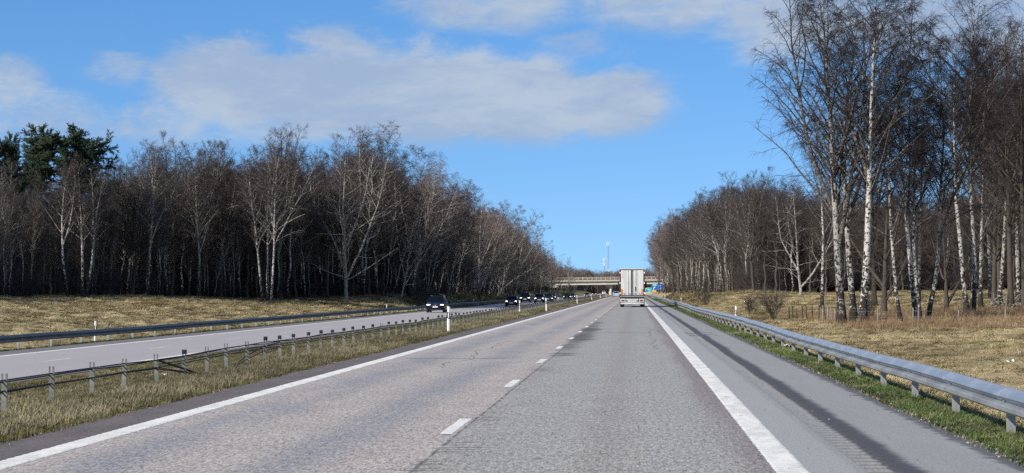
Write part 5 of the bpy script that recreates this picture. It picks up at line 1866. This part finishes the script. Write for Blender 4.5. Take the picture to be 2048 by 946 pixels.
b_ = MB()
b_.box(-1.18, 1.18, .04, .14, .30, .45)
b_.part('underrun_bumper', 'trailer_white', lor, True, .01)
b_ = MB()
b_.box(-.70, .36, .16, .20, .12, .24)
b_.box(-.40, .02, .15, .20, .24, .29)
b_.part('lower_plate', 'galvanised', lor)
for y_ in (2.2, 3.5, 4.8):
    for s in (-1, 1):
        wheel(lor, s * 1.02, y_, .50, .40, 'galvanised_post')
for s in (-1, 1):
    b_ = MB()
    b_.box(s * 1.02 - .24, s * 1.02 + .24, 1.55, 1.58, .18, .72)
    b_.part('mudflap', 'rubber', lor)
cabm = MB()
cabm.box(-1.24, 1.24, 14.2, 16.4, .75, 3.75)
cabm.part('cab', 'trailer_maroon', lor, True, .12)
for y_ in (12.4, 15.6):
    for s in (-1, 1):
        wheel(lor, s * 1.02, y_, .50, .36, 'galvanised_post')
for s in (-1, 1):
    b_ = MB()
    b_.box(s * 1.46 - .10, s * 1.46 + .10, 15.75, 15.90, 1.95, 2.62)
    b_.bar((s * 1.24, 15.8, 2.5), (s * 1.40, 15.8, 2.5), .03)
    b_.part('wing_mirror', 'black_plastic', lor, True, .03)

# ------------------------------------------------------------------ flyover
br = thing('flyover', 'concrete road bridge with tan railing crossing the motorway', 'bridge', (0, 900, 0))
tilt = .012
b_ = MB()
b_.box(-33.5, 18, .78, 10.2, 4.35, 5.75)
b_.part('girder', 'pale_concrete', br, rot=(0, -tilt, 0))
b_ = MB()
b_.box(-38, 22, .2, 10.8, 5.76, 6.02)
b_.part('deck', 'concrete', br, rot=(0, -tilt, 0))
b_ = MB()
b_.box(-38, 22, 0, .5, 5.72, 6.35)
b_.part('edge_beam', 'concrete', br, rot=(0, -tilt, 0))
b_ = MB()
b_.box(-38, 22, 10.5, 11, 5.70, 6.45)
b_.part('edge_beam', 'concrete', br, rot=(0, -tilt, 0))
for y_ in (.2, 10.7):
    b_ = MB()
    b_.box(-38, 22, y_ - .04, y_ + .04, 7.45, 7.58)
    b_.box(-38, 22, y_ - .02, y_ + .02, 6.98, 7.06)
    b_.part('handrail', 'concrete', br, rot=(0, -tilt, 0))
    for k in range(31):
        b_ = MB()
        b_.box(-.06, .06, -.06, .06, 6.30, 7.45)
        xk = -37.5 + k * 1.95
        b_.part('railing_post', 'concrete', br, loc=(xk, y_, tilt * xk))
    b_ = MB()
    for k in range(240):
        b_.box(-37.9 + k * .25, -37.9 + k * .25 + .022, y_ - .012, y_ + .012, 6.36, 7.45)
    o = b_.part('railing_bars', 'galvanised_post', br, rot=(0, -tilt, 0))
    o['kind'] = 'stuff'
b_ = MB()
for y_ in (3.0, 8.0):
    pm = MB()
    pm.cyl((-9.9, y_), .55, -1.2, 4.3, 'z', 16)
    pm.part('pier', 'pale_concrete', br, True)
b_ = MB()
b_.prism([(-33.6, 5.5), (-32.2, 5.5), (-32.6, 3.2), (-34.5, 2.6), (-38, 2.6), (-38, 5.5)], 1.0, 10.0)
b_.part('abutment', 'concrete', br)
b_ = MB()
b_.prism([(16.5, 5.5), (22, 5.5), (22, 2.0), (17.4, 2.4)], 1.0, 10.0)
b_.part('abutment', 'concrete', br)


# ------------------------------------------------------------------ signs
def sign_board(name, label, x, y, w_, z0, z1, mat, cat_, posts=True):
    t = thing(name, label, cat_, (x, y, 0))
    b = MB()
    b.box(-w_ / 2, w_ / 2, 0, .05, z0, z1)
    b.part('panel', mat, t, True, .012)
    if posts:
        gz_ = float(ground_z(x, y))
        for s in (-1, 1):
            p = MB()
            p.box(s * w_ * .3 - .06, s * w_ * .3 + .06, .06, .16, gz_ - .2, z1 - .1)
            p.part('post', 'sign_grey', t)
    return t


def bits(t, name, mat, rects, y=-.008):
    b = MB()
    for x0, x1, z0, z1 in rects:
        b.box(x0, x1, y, .0, z0, z1)
    return b.part(name, mat, t)


SY = 800
sg = sign_board('direction_sign', 'turquoise-green direction sign just right of the lorry, under the bridge', at(1297, SY), SY, 2.55, 1.12, 2.80, 'sign_green', 'road sign')
bits(sg, 'border', 'plate_white', [(-1.24, 1.24, 2.74, 2.77), (-1.24, 1.24, 1.15, 1.18), (-1.24, -1.21, 1.18, 2.74), (1.21, 1.24, 1.18, 2.74)])
bits(sg, 'blue_field', 'sign_blue', [(-1.05, -.25, 1.3, 1.75)])
bits(sg, 'white_marking', 'plate_white', [(-1.05, -.7, 2.35, 2.6), (.0, .9, 1.45, 1.6), (-.4, .6, 2.05, 2.2)], -.014)
sb = sign_board('direction_sign', 'blue direction sign with a green upper field, half behind the roadside twigs', at(1314.2, SY), SY - 6, 3.95, 1.88, 4.30, 'sign_blue', 'road sign')
bits(sb, 'green_field', 'sign_green', [(-1.95, -.1, 3.3, 4.28)])
arr = MB()
arr.prism([(-1.55, 2.0), (-1.30, 2.0), (-1.22, 2.6), (-1.0, 2.75), (-1.0, 2.6), (-.7, 2.95), (-1.0, 3.25), (-1.0, 3.08), (-1.45, 2.8)], -.010, .0)
arr.part('arrow', 'plate_white', sb)
bits(sb, 'white_marking', 'plate_white', [(-1.5, -1.15, 3.55, 3.95), (-.85, -.55, 3.5, 3.9), (.2, 1.5, 3.5, 3.62), (.3, 1.2, 2.95, 3.1), (.9, 1.3, 2.2, 2.4)], -.016)
sy_ = sign_board('supplementary_sign', 'small yellow plate hanging below the blue direction sign', at(1308.2, SY), SY - 8, 1.5, 1.18, 1.84, 'sign_yellow', 'road sign')
bits(sy_, 'dark_marking', 'dark_print', [(-.55, .1, 1.55, 1.62), (.2, .6, 1.55, 1.62)])
wb_ = sign_board('marker_board', 'low white board with dark marks standing below the green direction sign', at(1295, SY), SY - 14, 2.2, .25, .95, 'white_paint', 'marker board')
bits(wb_, 'dark_marking', 'dark_print', [(-.75, -.45, .4, .8), (-.25, -.05, .4, .75), (.2, .45, .4, .8), (.65, .9, .4, .8)])


# ------------------------------------------------------------------ radio masts
def mast(label, px, d, top_px, w_, n_panel, dish=None):
    x = at(px, d)
    H = (581 - top_px) * d / F + EYE
    t = thing('radio_mast', label, 'mast', (x, d, 0))
    legs = [Vector((w_ * math.cos(a), w_ * math.sin(a), 0)) for a in (R(90), R(210), R(330))]
    for l in legs:
        b = MB()
        b.bar(l + Vector((0, 0, -.5)), Vector((l.x * .6, l.y * .6, H)), .07, 6)
        b.part('leg', 'mast_grey', t)
    b = MB()
    n = int(H / 1.5)
    for k in range(n):
        for q_ in range(3):
            a, c = legs[q_], legs[(q_ + 1) % 3]
            k0, k1 = 1 - .4 * k / n, 1 - .4 * (k + 1) / n
            b.bar(Vector((a.x * k0, a.y * k0, k * H / n)), Vector((c.x * k1, c.y * k1, (k + 1) * H / n)), .035, 4)
    o = b.part('lattice', 'mast_grey', t)
    o['kind'] = 'stuff'
    for k in range(n_panel):
        a = k * 2 * math.pi / 3 + .5
        z_ = H - 1.6 - (k // 3) * 3.4
        c = Vector((math.cos(a) * w_ * 1.9, math.sin(a) * w_ * 1.9, z_))
        p = MB()
        p.box(c.x - .24, c.x + .24, c.y - .12, c.y + .12, z_ - 1.3, z_ + 1.3)
        p.part('antenna_panel', 'plate_white', t, True, .05)
    if dish:
        p = MB()
        p.cyl((w_ * .4, dish), .95, -w_ - .9, -w_ - .4, 'y', 16, .75)
        p.part('dish', 'white_paint', t, True)
    return t


mast('tall thin lattice mast with a white antenna cluster on top, behind the bridge', 1217, 1680, 484, .8, 3, 17.5)
mast('shorter antenna mast left of the tall lattice mast behind the bridge', 1209.5, 1660, 516, .6, 6, None)
